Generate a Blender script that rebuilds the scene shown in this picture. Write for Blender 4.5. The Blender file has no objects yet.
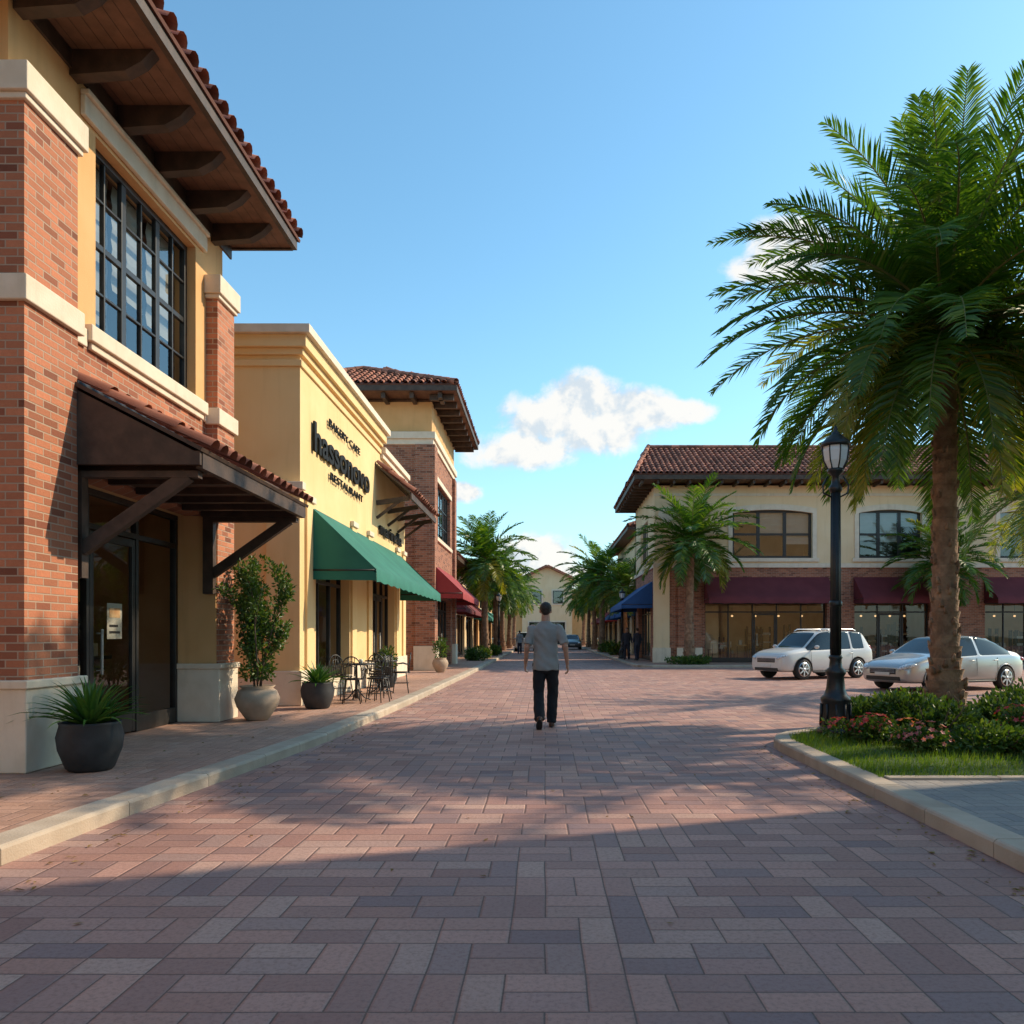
import bpy, bmesh, math, random
from mathutils import Vector, Matrix, noise
R = random.Random(11)
scene = bpy.context.scene
COL = scene.collection
rad = math.radians
SUN_AZ = 69.5   # clockwise from +Y
SUN_EL = 35.0

# ------------------------------------------------------------------ node helper
class N:
    def __init__(s, nt): s.nt = nt
    def n(s, t, **kw):
        k = s.nt.nodes.new(t)
        for a, b in kw.items(): setattr(k, a, b)
        return k
    def put(s, sock, v):
        if isinstance(v, bpy.types.NodeSocket): s.nt.links.new(v, sock)
        elif v is not None:
            if isinstance(v, (tuple, list)) and len(v) == 3 and sock.type == 'RGBA': v = (*v, 1)
            sock.default_value = v
    def m(s, op, a, b=None, c=None, clamp=False):
        k = s.n('ShaderNodeMath', operation=op, use_clamp=clamp)
        for i, v in enumerate((a, b, c)):
            if v is not None: s.put(k.inputs[i], v)
        return k.outputs[0]
    def comb(s, x, y, z):
        k = s.n('ShaderNodeCombineXYZ')
        for i, v in enumerate((x, y, z)): s.put(k.inputs[i], v)
        return k.outputs[0]
    def sep(s, v):
        k = s.n('ShaderNodeSeparateXYZ'); s.put(k.inputs[0], v); return k.outputs
    def mix(s, f, a, b, blend='MIX'):
        k = s.n('ShaderNodeMix', data_type='RGBA', blend_type=blend)
        s.put(k.inputs[0], f); s.put(k.inputs[6], a); s.put(k.inputs[7], b)
        return k.outputs[2]
    def noise(s, vec, scale, detail=4, rough=0.55, dist=0):
        k = s.n('ShaderNodeTexNoise'); s.put(k.inputs['Vector'], vec)
        k.inputs['Scale'].default_value = scale; k.inputs['Detail'].default_value = detail
        k.inputs['Roughness'].default_value = rough; k.inputs['Distortion'].default_value = dist
        return k.outputs[0]
    def ramp(s, f, stops, interp='LINEAR'):
        k = s.n('ShaderNodeValToRGB'); s.put(k.inputs[0], f)
        cr = k.color_ramp; cr.interpolation = interp
        while len(cr.elements) < len(stops): cr.elements.new(0.5)
        for e, (p, c) in zip(cr.elements, stops):
            e.position = p; e.color = (*c, 1) if len(c) == 3 else c
        return k.outputs[0]
    def sstep(s, v, a, b):
        k = s.n('ShaderNodeMapRange', interpolation_type='SMOOTHSTEP')
        s.put(k.inputs[0], v); k.inputs[1].default_value = a; k.inputs[2].default_value = b
        return k.outputs[0]
    def coord(s): return s.n('ShaderNodeTexCoord').outputs['Object']
    def bump(s, h, strength, dist):
        k = s.n('ShaderNodeBump'); s.put(k.inputs['Height'], h)
        k.inputs['Strength'].default_value = strength; k.inputs['Distance'].default_value = dist
        return k.outputs[0]
    def wn(s, vec):
        k = s.n('ShaderNodeTexWhiteNoise', noise_dimensions='3D'); s.put(k.inputs[0], vec); return k.outputs[0]

def newmat(name):
    m = bpy.data.materials.new(name); m.use_nodes = True
    nt = m.node_tree; nt.nodes.clear()
    return m, N(nt), nt.nodes.new('ShaderNodeOutputMaterial')

def bsdf(g, out, col, rough=0.8, metal=0, normal=None, spec=None, coat=None):
    p = g.n('ShaderNodeBsdfPrincipled')
    g.put(p.inputs['Base Color'], col); g.put(p.inputs['Roughness'], rough)
    p.inputs['Metallic'].default_value = metal
    if spec is not None: p.inputs['Specular IOR Level'].default_value = spec
    if coat: p.inputs['Coat Weight'].default_value = coat; p.inputs['Coat Roughness'].default_value = 0.05
    if normal is not None: g.put(p.inputs['Normal'], normal)
    g.put(out.inputs[0], p.outputs[0])
    return p

def surf(name, c1, c2, scale=3, rough=0.8, bump=0.3, bscale=60, bdist=0.004, streak=0.0, metal=0, spec=None, coat=None, island=0):
    m, g, out = newmat(name)
    co = g.coord()
    f = g.sstep(g.noise(co, scale, 3), 0.3, 0.7)
    col = g.mix(f, c1, c2)
    if streak:
        x, y, z = g.sep(co)
        sv = g.comb(g.m('MULTIPLY', x, 5), g.m('MULTIPLY', y, 5), g.m('MULTIPLY', z, 0.5))
        sf = g.sstep(g.noise(sv, 1.0, 4), 0.5, 0.85)
        col = g.mix(g.m('MULTIPLY', sf, streak), col, (c1[0]*0.5, c1[1]*0.46, c1[2]*0.42))
    if island:
        geo = g.n('ShaderNodeNewGeometry')
        v = g.m('MULTIPLY_ADD', geo.outputs['Random Per Island'], island, 1-island/2)
        hs = g.n('ShaderNodeHueSaturation'); g.put(hs.inputs['Color'], col); g.put(hs.inputs['Value'], v)
        col = hs.outputs[0]
    nrm = g.bump(g.noise(co, bscale, 2), bump, bdist) if bump else None
    bsdf(g, out, col, rough, metal, nrm, spec, coat)
    return m

def brick_mat(name, ca, cb, mort, bw=0.23, bh=0.078):
    m, g, out = newmat(name)
    co = g.coord(); x, y, z = g.sep(co)
    vec = g.comb(g.m('ADD', x, y), z, 0.0)
    k = g.n('ShaderNodeTexBrick'); g.put(k.inputs['Vector'], vec)
    k.inputs['Scale'].default_value = 1; k.inputs['Brick Width'].default_value = bw
    k.inputs['Row Height'].default_value = bh; k.inputs['Mortar Size'].default_value = 0.008
    k.inputs['Mortar Smooth'].default_value = 0.3; k.inputs['Bias'].default_value = 0
    k.inputs['Color1'].default_value = (0, 0, 0, 1); k.inputs['Color2'].default_value = (1, 1, 1, 1)
    k.inputs['Mortar'].default_value = (0.5, 0.5, 0.5, 1)
    rnd = k.outputs['Color']
    c = g.ramp(rnd, [(0.0, tuple(v*.8 for v in cb)), (0.2, ca), (0.5, tuple(v*1.4 for v in ca)), (0.8, ca), (1.0, tuple(v*0.5 for v in cb))])
    c = g.mix(g.m('MULTIPLY', g.noise(co, 30, 3), 0.5), c, tuple(v*0.6 for v in ca))
    c = g.mix(g.m('MULTIPLY', g.sstep(g.noise(co, 0.9, 3), 0.45, 0.8), 0.35), c, tuple(v*0.6 for v in cb))
    c = g.mix(k.outputs['Fac'], c, mort)
    h = g.m('ADD', g.m('MULTIPLY', k.outputs['Fac'], -1), g.m('MULTIPLY', g.noise(co, 50, 2), 0.5))
    bsdf(g, out, c, 0.88, 0, g.bump(h, 0.8, 0.01))
    return m

def paver_mat(name, cell, cols, mort, gap=0.004, fleck=.4, thr=.6):
    m, g, out = newmat(name)
    co = g.coord(); x, y, z = g.sep(co)
    wob = g.m('MULTIPLY', g.m('SUBTRACT', g.noise(co, 1.3, 1), 0.5), 0.02)
    yy = g.m('DIVIDE', g.m('ADD', y, wob), cell); row = g.m('FLOOR', yy)
    off = g.m('MULTIPLY', g.m('FLOORED_MODULO', row, 2), 0.5)
    xx = g.m('ADD', g.m('DIVIDE', g.m('ADD', x, wob), cell), off); cx = g.m('FLOOR', xx)
    fx = g.m('SUBTRACT', xx, cx); fy = g.m('SUBTRACT', yy, row)
    o = g.m('GREATER_THAN', g.wn(g.comb(cx, row, 3.7)), thr)
    no = g.m('SUBTRACT', 1.0, o)
    L = g.m('ADD', g.m('MULTIPLY', fx, no), g.m('MULTIPLY', fy, o))
    S = g.m('ADD', g.m('MULTIPLY', fy, no), g.m('MULTIPLY', fx, o))
    S2 = g.m('MULTIPLY', S, 2); sub = g.m('FLOOR', S2); v = g.m('SUBTRACT', S2, sub)
    eu = g.m('MULTIPLY', g.m('MINIMUM', L, g.m('SUBTRACT', 1.0, L)), cell)
    ev = g.m('MULTIPLY', g.m('MINIMUM', v, g.m('SUBTRACT', 1.0, v)), cell/2)
    e = g.m('MINIMUM', eu, ev)
    e2 = g.m('ADD', e, g.m('MULTIPLY', g.m('SUBTRACT', g.noise(co, 70, 2), .5), .004))
    mm = g.sstep(e2, gap*0.3, gap*1.4)
    idr = g.wn(g.comb(cx, row, g.m('MULTIPLY_ADD', o, 5.0, sub)))
    n = len(cols)
    c = g.ramp(idr, [(i/(n-1), cc) for i, cc in enumerate(cols)])
    fl = g.noise(co, 42, 4, 0.75)
    c = g.mix(g.m('MULTIPLY', g.sstep(fl, .42, .72), fleck), c, tuple(v*0.45 for v in cols[1]))
    c = g.mix(g.m('MULTIPLY', g.sstep(g.noise(co, 0.45, 4), 0.42, 0.75), 0.35), c, tuple(v*0.5 for v in cols[1]))
    c = g.mix(mm, mort, c)
    h = g.m('ADD', g.m('ADD', g.sstep(e, 0.0, 0.014), g.m('MULTIPLY', idr, 0.35)), g.m('MULTIPLY', fl, 0.7))
    r = g.m('MULTIPLY_ADD', idr, 0.2, 0.6)
    bsdf(g, out, c, r, 0, g.bump(h, 0.7, 0.007), 0.35)
    return m

def leaf_mat(name, ca, cb, cc=None, trans=0.35, rough=0.45):
    m, g, out = newmat(name)
    geo = g.n('ShaderNodeNewGeometry')
    rnd = geo.outputs['Random Per Island']
    stops = [(0, ca), (0.75, cb)]
    if cc: stops.append((1.0, cc))
    c = g.ramp(rnd, stops)
    p = g.n('ShaderNodeBsdfDiffuse'); g.put(p.inputs[0], c)
    t = g.n('ShaderNodeBsdfTranslucent')
    g.put(t.inputs[0], g.mix(1.0, c, (1.9, 1.7, 0.5), 'MULTIPLY'))
    mx = g.n('ShaderNodeMixShader'); mx.inputs[0].default_value = trans
    g.put(mx.inputs[1], p.outputs[0]); g.put(mx.inputs[2], t.outputs[0])
    gl = g.n('ShaderNodeBsdfGlossy'); gl.inputs['Roughness'].default_value = rough; gl.inputs[0].default_value = (1, 1, 1, 1)
    m2 = g.n('ShaderNodeMixShader'); m2.inputs[0].default_value = .035
    g.put(m2.inputs[1], mx.outputs[0]); g.put(m2.inputs[2], gl.outputs[0]); g.put(out.inputs[0], m2.outputs[0])
    return m

def glass_mat(name, tint=(0.75, 0.8, 0.8), refl=0.25):
    m, g, out = newmat(name)
    t = g.n('ShaderNodeBsdfTransparent'); t.inputs[0].default_value = (*tint, 1)
    gl = g.n('ShaderNodeBsdfGlossy'); gl.inputs['Roughness'].default_value = 0.015
    gl.inputs['Color'].default_value = (0.9, 0.93, 0.95, 1)
    g.put(gl.inputs['Normal'], g.bump(g.noise(g.coord(), 0.8, 1), 0.15, 0.02))
    fr = g.n('ShaderNodeFresnel'); fr.inputs[0].default_value = 1.5
    f = g.m('MULTIPLY_ADD', fr.outputs[0], 0.9, refl, clamp=True)
    mx = g.n('ShaderNodeMixShader'); g.put(mx.inputs[0], f)
    g.put(mx.inputs[1], t.outputs[0]); g.put(mx.inputs[2], gl.outputs[0]); g.put(out.inputs[0], mx.outputs[0])
    return m

def emit_mat(name, col, s):
    m, g, out = newmat(name)
    e = g.n('ShaderNodeEmission'); e.inputs[0].default_value = (*col, 1); e.inputs[1].default_value = s
    g.put(out.inputs[0], e.outputs[0]); m.cycles.emission_sampling = 'NONE'; return m

M = {}
M['brick'] = brick_mat('brick_orange', (0.47, 0.17, 0.085), (0.30, 0.088, 0.048), (0.44, 0.31, 0.22))
M['brickd'] = brick_mat('brick_red', (0.38, 0.145, 0.08), (0.24, 0.075, 0.045), (0.36, 0.27, 0.2))
M['stucco'] = surf('stucco_ochre', (0.68, 0.375, 0.15), (0.75, 0.43, 0.19), 1.2, 0.9, 0.5, 70, 0.006, 0.3)
M['stuccoy'] = surf('stucco_yellow', (0.80, 0.54, 0.25), (0.85, 0.60, 0.30), 1.0, 0.9, 0.5, 70, 0.006, 0.22)
M['cream'] = surf('stucco_cream', (0.80, 0.58, 0.34), (0.85, 0.64, 0.40), 0.8, 0.9, 0.5, 60, 0.006, 0.3)
M['stone'] = surf('cast_stone', (0.72, 0.59, 0.44), (0.79, 0.66, 0.51), 4, 0.85, 0.5, 45, 0.006, 0.35)
M['kerb'] = surf('kerb_concrete', (0.42, 0.33, 0.245), (0.52, 0.42, 0.32), 2.5, 0.9, 0.6, 60, 0.006, 0.0, island=0.25)
M['wood'] = surf('dark_timber', (0.045, 0.027, 0.018), (0.085, 0.05, 0.033), 5, 0.6, 0.5, 30, 0.004)
M['soffit'] = surf('soffit_boards', (0.14, 0.07, 0.042), (0.2, 0.10, 0.06), 5, 0.7, 0.4, 30, 0.004)
M['bronze'] = surf('dark_metal', (0.018, 0.016, 0.015), (0.03, 0.027, 0.025), 6, 0.4, 0.1, 60, 0.002, spec=0.5)
M['black'] = surf('black_iron', (0.012, 0.012, 0.013), (0.022, 0.022, 0.022), 8, 0.38, 0.3, 80, 0.002)
M['signblack'] = surf('sign_black', (0.008, 0.008, 0.008), (0.014, 0.014, 0.014), 8, 0.7, 0, spec=0.2)
M['tile'] = surf('clay_tile', (0.27, 0.09, 0.05), (0.36, 0.14, 0.085), 2, 0.85, 0.4, 50, 0.005, island=1.0)
M['tilebase'] = surf('tile_pan', (0.12, 0.045, 0.03), (0.18, 0.07, 0.045), 3, 0.9, 0.3, 40, 0.004)
M['green'] = surf('canvas_green', (0.012, 0.13, 0.09), (0.02, 0.165, 0.115), 1.5, 0.8, 0.5, 120, 0.003)
M['red'] = surf('canvas_red', (0.26, 0.024, 0.024), (0.32, 0.035, 0.035), 1.5, 0.8, 0.5, 120, 0.003)
M['maroon'] = surf('canvas_maroon', (0.13, 0.018, 0.024), (0.165, 0.026, 0.032), 1.5, 0.8, 0.5, 120, 0.003)
M['blue'] = surf('canvas_blue', (0.012, 0.07, 0.22), (0.02, 0.09, 0.27), 1.5, 0.8, 0.5, 120, 0.003)
M['glass'] = glass_mat('window_glass', (0.72, 0.75, 0.75), 0.09)
M['sglass'] = glass_mat('shop_glass', (0.88, 0.88, 0.86), 0.03)
M['room'] = surf('interior_wall', (0.58, 0.38, 0.2), (0.66, 0.46, 0.26), 1.5, 0.9, 0)
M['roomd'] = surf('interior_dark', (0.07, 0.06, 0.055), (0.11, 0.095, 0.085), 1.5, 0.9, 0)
M['blind'] = surf('blind_fabric', (0.55, 0.53, 0.48), (0.62, 0.6, 0.55), 3, 0.9, 0)
M['goods1'] = surf('goods_warm', (0.4, 0.2, 0.08), (0.6, 0.4, 0.2), 9, 0.8, 0, island=0.9)
M['goods2'] = surf('goods_light', (0.5, 0.48, 0.42), (0.7, 0.65, 0.55), 9, 0.8, 0, island=0.9)
M['pend'] = emit_mat('pendant_lamp', (1.0, 0.62, 0.28), 1.2)
M['pave'] = paver_mat('plaza_pavers', 0.33, [(0.31, 0.195, 0.18), (0.40, 0.21, 0.165), (0.54, 0.30, 0.235), (0.45, 0.26, 0.215), (0.36, 0.19, 0.155), (0.54, 0.34, 0.27), (0.27, 0.18, 0.175)], (0.14, 0.088, 0.07), .004, .5, .7)
M['walk'] = paver_mat('sidewalk_pavers', 0.24, [(0.42, 0.245, 0.18), (0.48, 0.275, 0.195), (0.54, 0.32, 0.235), (0.44, 0.255, 0.19), (0.52, 0.33, 0.25)], (0.2, 0.125, 0.095), 0.003)
M['walkg'] = paver_mat('grey_pavers', 0.24, [(0.31, 0.275, 0.255), (0.37, 0.325, 0.29), (0.27, 0.25, 0.24), (0.41, 0.35, 0.305)], (0.14, 0.13, 0.12), 0.003)
M['earth'] = surf('open_ground', (0.10, 0.12, 0.05), (0.18, 0.16, 0.09), 0.05, 0.95, 0.3, 3, 0.02)
M['lawn'] = surf('lawn_soil', (0.045, 0.085, 0.02), (0.075, 0.12, 0.03), 3, 0.95, 0.8, 60, 0.02)
M['grass'] = leaf_mat('grass_blades', (0.07, 0.15, 0.012), (0.12, 0.21, 0.02), (0.18, 0.24, 0.045), 0.35)
M['frond'] = leaf_mat('palm_frond', (0.028, 0.085, 0.01), (0.075, 0.16, 0.018), (0.14, 0.22, 0.03), 0.36, 0.4)
M['frondy'] = leaf_mat('palm_frond_old', (0.13, 0.17, 0.015), (0.23, 0.24, 0.03), (0.32, 0.29, 0.06), 0.42, 0.5)
M['rachis'] = surf('frond_stem', (0.14, 0.15, 0.04), (0.2, 0.19, 0.06), 5, 0.6, 0)
M['trunk'] = surf('palm_bark', (0.20, 0.11, 0.065), (0.36, 0.215, 0.13), 6, 0.95, 0.8, 25, 0.02, island=0.4)
M['bush'] = leaf_mat('bush_leaf', (0.03, 0.078, 0.012), (0.075, 0.14, 0.02), (0.13, 0.19, 0.04), 0.3)
M['bushd'] = leaf_mat('shrub_leaf', (0.025, 0.06, 0.012), (0.055, 0.11, 0.02), (0.09, 0.15, 0.03), 0.3)
M['agave'] = leaf_mat('agave_leaf', (0.03, 0.10, 0.022), (0.06, 0.15, 0.03), (0.11, 0.2, 0.045), 0.15, 0.35)
M['flr'] = leaf_mat('flower_red', (0.38, 0.025, 0.035), (0.5, 0.05, 0.05), (0.55, 0.15, 0.1), 0.3)
M['flp'] = leaf_mat('flower_pink', (0.52, 0.11, 0.12), (0.6, 0.2, 0.18), (0.65, 0.34, 0.26), 0.3)
M['litter'] = leaf_mat('dry_leaf', (0.16, 0.09, 0.03), (0.28, 0.18, 0.06), (0.2, 0.2, 0.05), 0.2)
M['bark'] = surf('shrub_stem', (0.09, 0.06, 0.04), (0.15, 0.1, 0.07), 8, 0.9, 0.4, 60, 0.003)
M['potd'] = surf('pot_charcoal', (0.03, 0.031, 0.033), (0.05, 0.05, 0.052), 4, 0.6, 0.3, 60, 0.003, spec=0.3)
M['potb'] = surf('pot_sandstone', (0.40, 0.28, 0.19), (0.49, 0.36, 0.26), 4, 0.85, 0.5, 50, 0.004)
M['soil'] = surf('potting_soil', (0.03, 0.022, 0.015), (0.05, 0.035, 0.025), 20, 0.95, 0.8, 60, 0.01)
M['frost'] = surf('lantern_glass', (0.72, 0.72, 0.68), (0.8, 0.8, 0.76), 3, 0.25, 0)

# ------------------------------------------------------------------ mesh builder
class MB:
    def __init__(s): s.v = []; s.f = []; s.mi = []; s.sm = []; s.slots = []
    def slot(s, m):
        if m not in s.slots: s.slots.append(m)
        return s.slots.index(m)
    def add(s, vs, fs, m, smooth=False):
        o = len(s.v); s.v.extend([tuple(p) for p in vs]); i = s.slot(m)
        for f in fs:
            s.f.append(tuple(o+k for k in f)); s.mi.append(i); s.sm.append(smooth)
    def box(s, x0, x1, y0, y1, z0, z1, m):
        x0, x1 = sorted((x0, x1)); y0, y1 = sorted((y0, y1)); z0, z1 = sorted((z0, z1))
        vs = [(x0,y0,z0),(x1,y0,z0),(x1,y1,z0),(x0,y1,z0),(x0,y0,z1),(x1,y0,z1),(x1,y1,z1),(x0,y1,z1)]
        s.add(vs, [(0,3,2,1),(4,5,6,7),(0,1,5,4),(1,2,6,5),(2,3,7,6),(3,0,4,7)], m)
    def beam(s, p, q, w, h, m, up=(0, 0, 1)):
        p = Vector(p); q = Vector(q); d = (q-p).normalized()
        u = Vector(up); sd = d.cross(u)
        if sd.length < 1e-4: sd = d.cross(Vector((1, 0, 0)))
        sd.normalize(); u = sd.cross(d).normalized()
        vs = []
        for c in (p, q):
            for a, b in ((-1,-1),(1,-1),(1,1),(-1,1)): vs.append(c+sd*(a*w/2)+u*(b*h/2))
        s.add(vs, [(0,1,2,3),(7,6,5,4),(0,4,5,1),(1,5,6,2),(2,6,7,3),(3,7,4,0)], m)
    def tube(s, pts, rs, m, n=8, cap=True, smooth=True):
        pts = [Vector(p) for p in pts]
        if not isinstance(rs, (list, tuple)): rs = [rs]*len(pts)
        vs = []; ref = None
        for i, p in enumerate(pts):
            d = (pts[min(i+1, len(pts)-1)]-pts[max(i-1, 0)]).normalized()
            if ref is None:
                ref = Vector((0, 0, 1)) if abs(d.z) < 0.9 else Vector((1, 0, 0))
            a = d.cross(ref).normalized(); b = a.cross(d).normalized(); ref = b
            for k in range(n):
                t = 2*math.pi*k/n
                vs.append(p+a*(math.cos(t)*rs[i])+b*(math.sin(t)*rs[i]))
        fs = []
        for i in range(len(pts)-1):
            for k in range(n):
                k2 = (k+1) % n
                fs.append((i*n+k, i*n+k2, (i+1)*n+k2, (i+1)*n+k))
        if cap:
            fs.append(tuple(range(n-1, -1, -1))); fs.append(tuple((len(pts)-1)*n+k for k in range(n)))
        s.add(vs, fs, m, smooth)
    def lathe(s, prof, c, m, n=24, smooth=True, axis='z'):
        vs = []; fs = []
        for r, z in prof:
            for k in range(n):
                t = 2*math.pi*k/n; a, b = r*math.cos(t), r*math.sin(t)
                if axis == 'z': vs.append((c[0]+a, c[1]+b, c[2]+z))
                else: vs.append((c[0]+a, c[1]+z, c[2]+b))
        for i in range(len(prof)-1):
            for k in range(n):
                k2 = (k+1) % n; fs.append((i*n+k, i*n+k2, (i+1)*n+k2, (i+1)*n+k))
        fs.append(tuple(range(n-1, -1, -1))); fs.append(tuple((len(prof)-1)*n+k for k in range(n)))
        s.add(vs, fs, m, smooth)
    def ell(s, c, r, m, nu=16, nv=10, rot=None):
        vs = []; fs = []; c = Vector(c)
        for j in range(1, nv):
            ph = math.pi*j/nv
            for k in range(nu):
                t = 2*math.pi*k/nu
                p = Vector((r[0]*math.sin(ph)*math.cos(t), r[1]*math.sin(ph)*math.sin(t), r[2]*math.cos(ph)))
                if rot: p = rot @ p
                vs.append(c+p)
        top = Vector((0, 0, r[2])); bot = Vector((0, 0, -r[2]))
        if rot: top = rot @ top; bot = rot @ bot
        vs.append(c+top); vs.append(c+bot); T = len(vs)-2; B = T+1
        for j in range(nv-2):
            for k in range(nu):
                k2 = (k+1) % nu; fs.append((j*nu+k, (j+1)*nu+k, (j+1)*nu+k2, j*nu+k2))
        for k in range(nu):
            k2 = (k+1) % nu
            fs.append((T, k, k2)); fs.append((B, (nv-2)*nu+k2, (nv-2)*nu+k))
        s.add(vs, fs, m, True)
    def loft(s, secs, m, n=20):
        vs = []; fs = []
        for c, rx, ry in secs:
            for k in range(n):
                t = 2*math.pi*k/n
                vs.append((c[0]+rx*math.cos(t), c[1]+ry*math.sin(t), c[2]))
        for i in range(len(secs)-1):
            for k in range(n):
                k2 = (k+1) % n; fs.append((i*n+k, i*n+k2, (i+1)*n+k2, (i+1)*n+k))
        fs.append(tuple(range(n-1, -1, -1))); fs.append(tuple((len(secs)-1)*n+k for k in range(n)))
        s.add(vs, fs, m, True)
    def caps(s, p, q, r0, r1, m, n=12):
        p = Vector(p); q = Vector(q)
        s.tube([p, q], [r0, r1], m, n); s.ell(p, (r0,)*3, m, n, 8); s.ell(q, (r1,)*3, m, n, 8)
    def mesh(s, name):
        me = bpy.data.meshes.new(name); me.from_pydata(s.v, [], s.f)
        for m in s.slots: me.materials.append(m)
        me.polygons.foreach_set('material_index', s.mi); me.polygons.foreach_set('use_smooth', s.sm)
        me.update(); return me
    def obj(s, name, parent=None, bevel=0, loc=None, rot=0, scale=1):
        if not s.f: return None
        o = bpy.data.objects.new(name, s.mesh(name)); COL.objects.link(o)
        if parent:
            o.parent = parent; 
        if loc: o.location = loc
        o.rotation_euler[2] = rot; o.scale = (scale,)*3
        if bevel:
            b = o.modifiers.new('bevel', 'BEVEL'); b.width = bevel; b.segments = 2; b.limit_method = 'ANGLE'; b.angle_limit = rad(40)
        return o

def empty(name, loc=(0, 0, 0), rot=0):
    e = bpy.data.objects.new(name, None); COL.objects.link(e); e.location = loc; e.rotation_euler[2] = rot
    e.empty_display_size = 0.5
    return e

# ------------------------------------------------------------------ facade helpers
class F:
    def __init__(s, axis, pos, sgn): s.a = axis; s.p = pos; s.s = sgn
    def P(s, u, d, z):
        return (s.p-s.s*d, u, z) if s.a == 'x' else (u, s.p-s.s*d, z)
def fbox(mb, f, u0, u1, d0, d1, z0, z1, m):
    a = f.P(u0, d0, z0); b = f.P(u1, d1, z1); mb.box(a[0], b[0], a[1], b[1], a[2], b[2], m)
def wall(mb, f, u0, u1, z0, z1, th, ops, m):
    us = sorted({u0, u1, *[min(max(o[i], u0), u1) for o in ops for i in (0, 1)]})
    zs = sorted({z0, z1, *[min(max(o[i], z0), z1) for o in ops for i in (2, 3)]})
    for a, b in zip(us, us[1:]):
        run = None
        for c, d in zip(zs, zs[1:]):
            hole = any(o[0] <= a+1e-6 and b-1e-6 <= o[1] and o[2] <= c+1e-6 and d-1e-6 <= o[3] for o in ops)
            if hole:
                if run: fbox(mb, f, a, b, 0, th, run[0], run[1], m); run = None
            else: run = (run[0], d) if run else (c, d)
        if run: fbox(mb, f, a, b, 0, th, run[0], run[1], m)
def quad(mb, pts, m): mb.add(pts, [(0, 1, 2, 3)], m)

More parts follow.
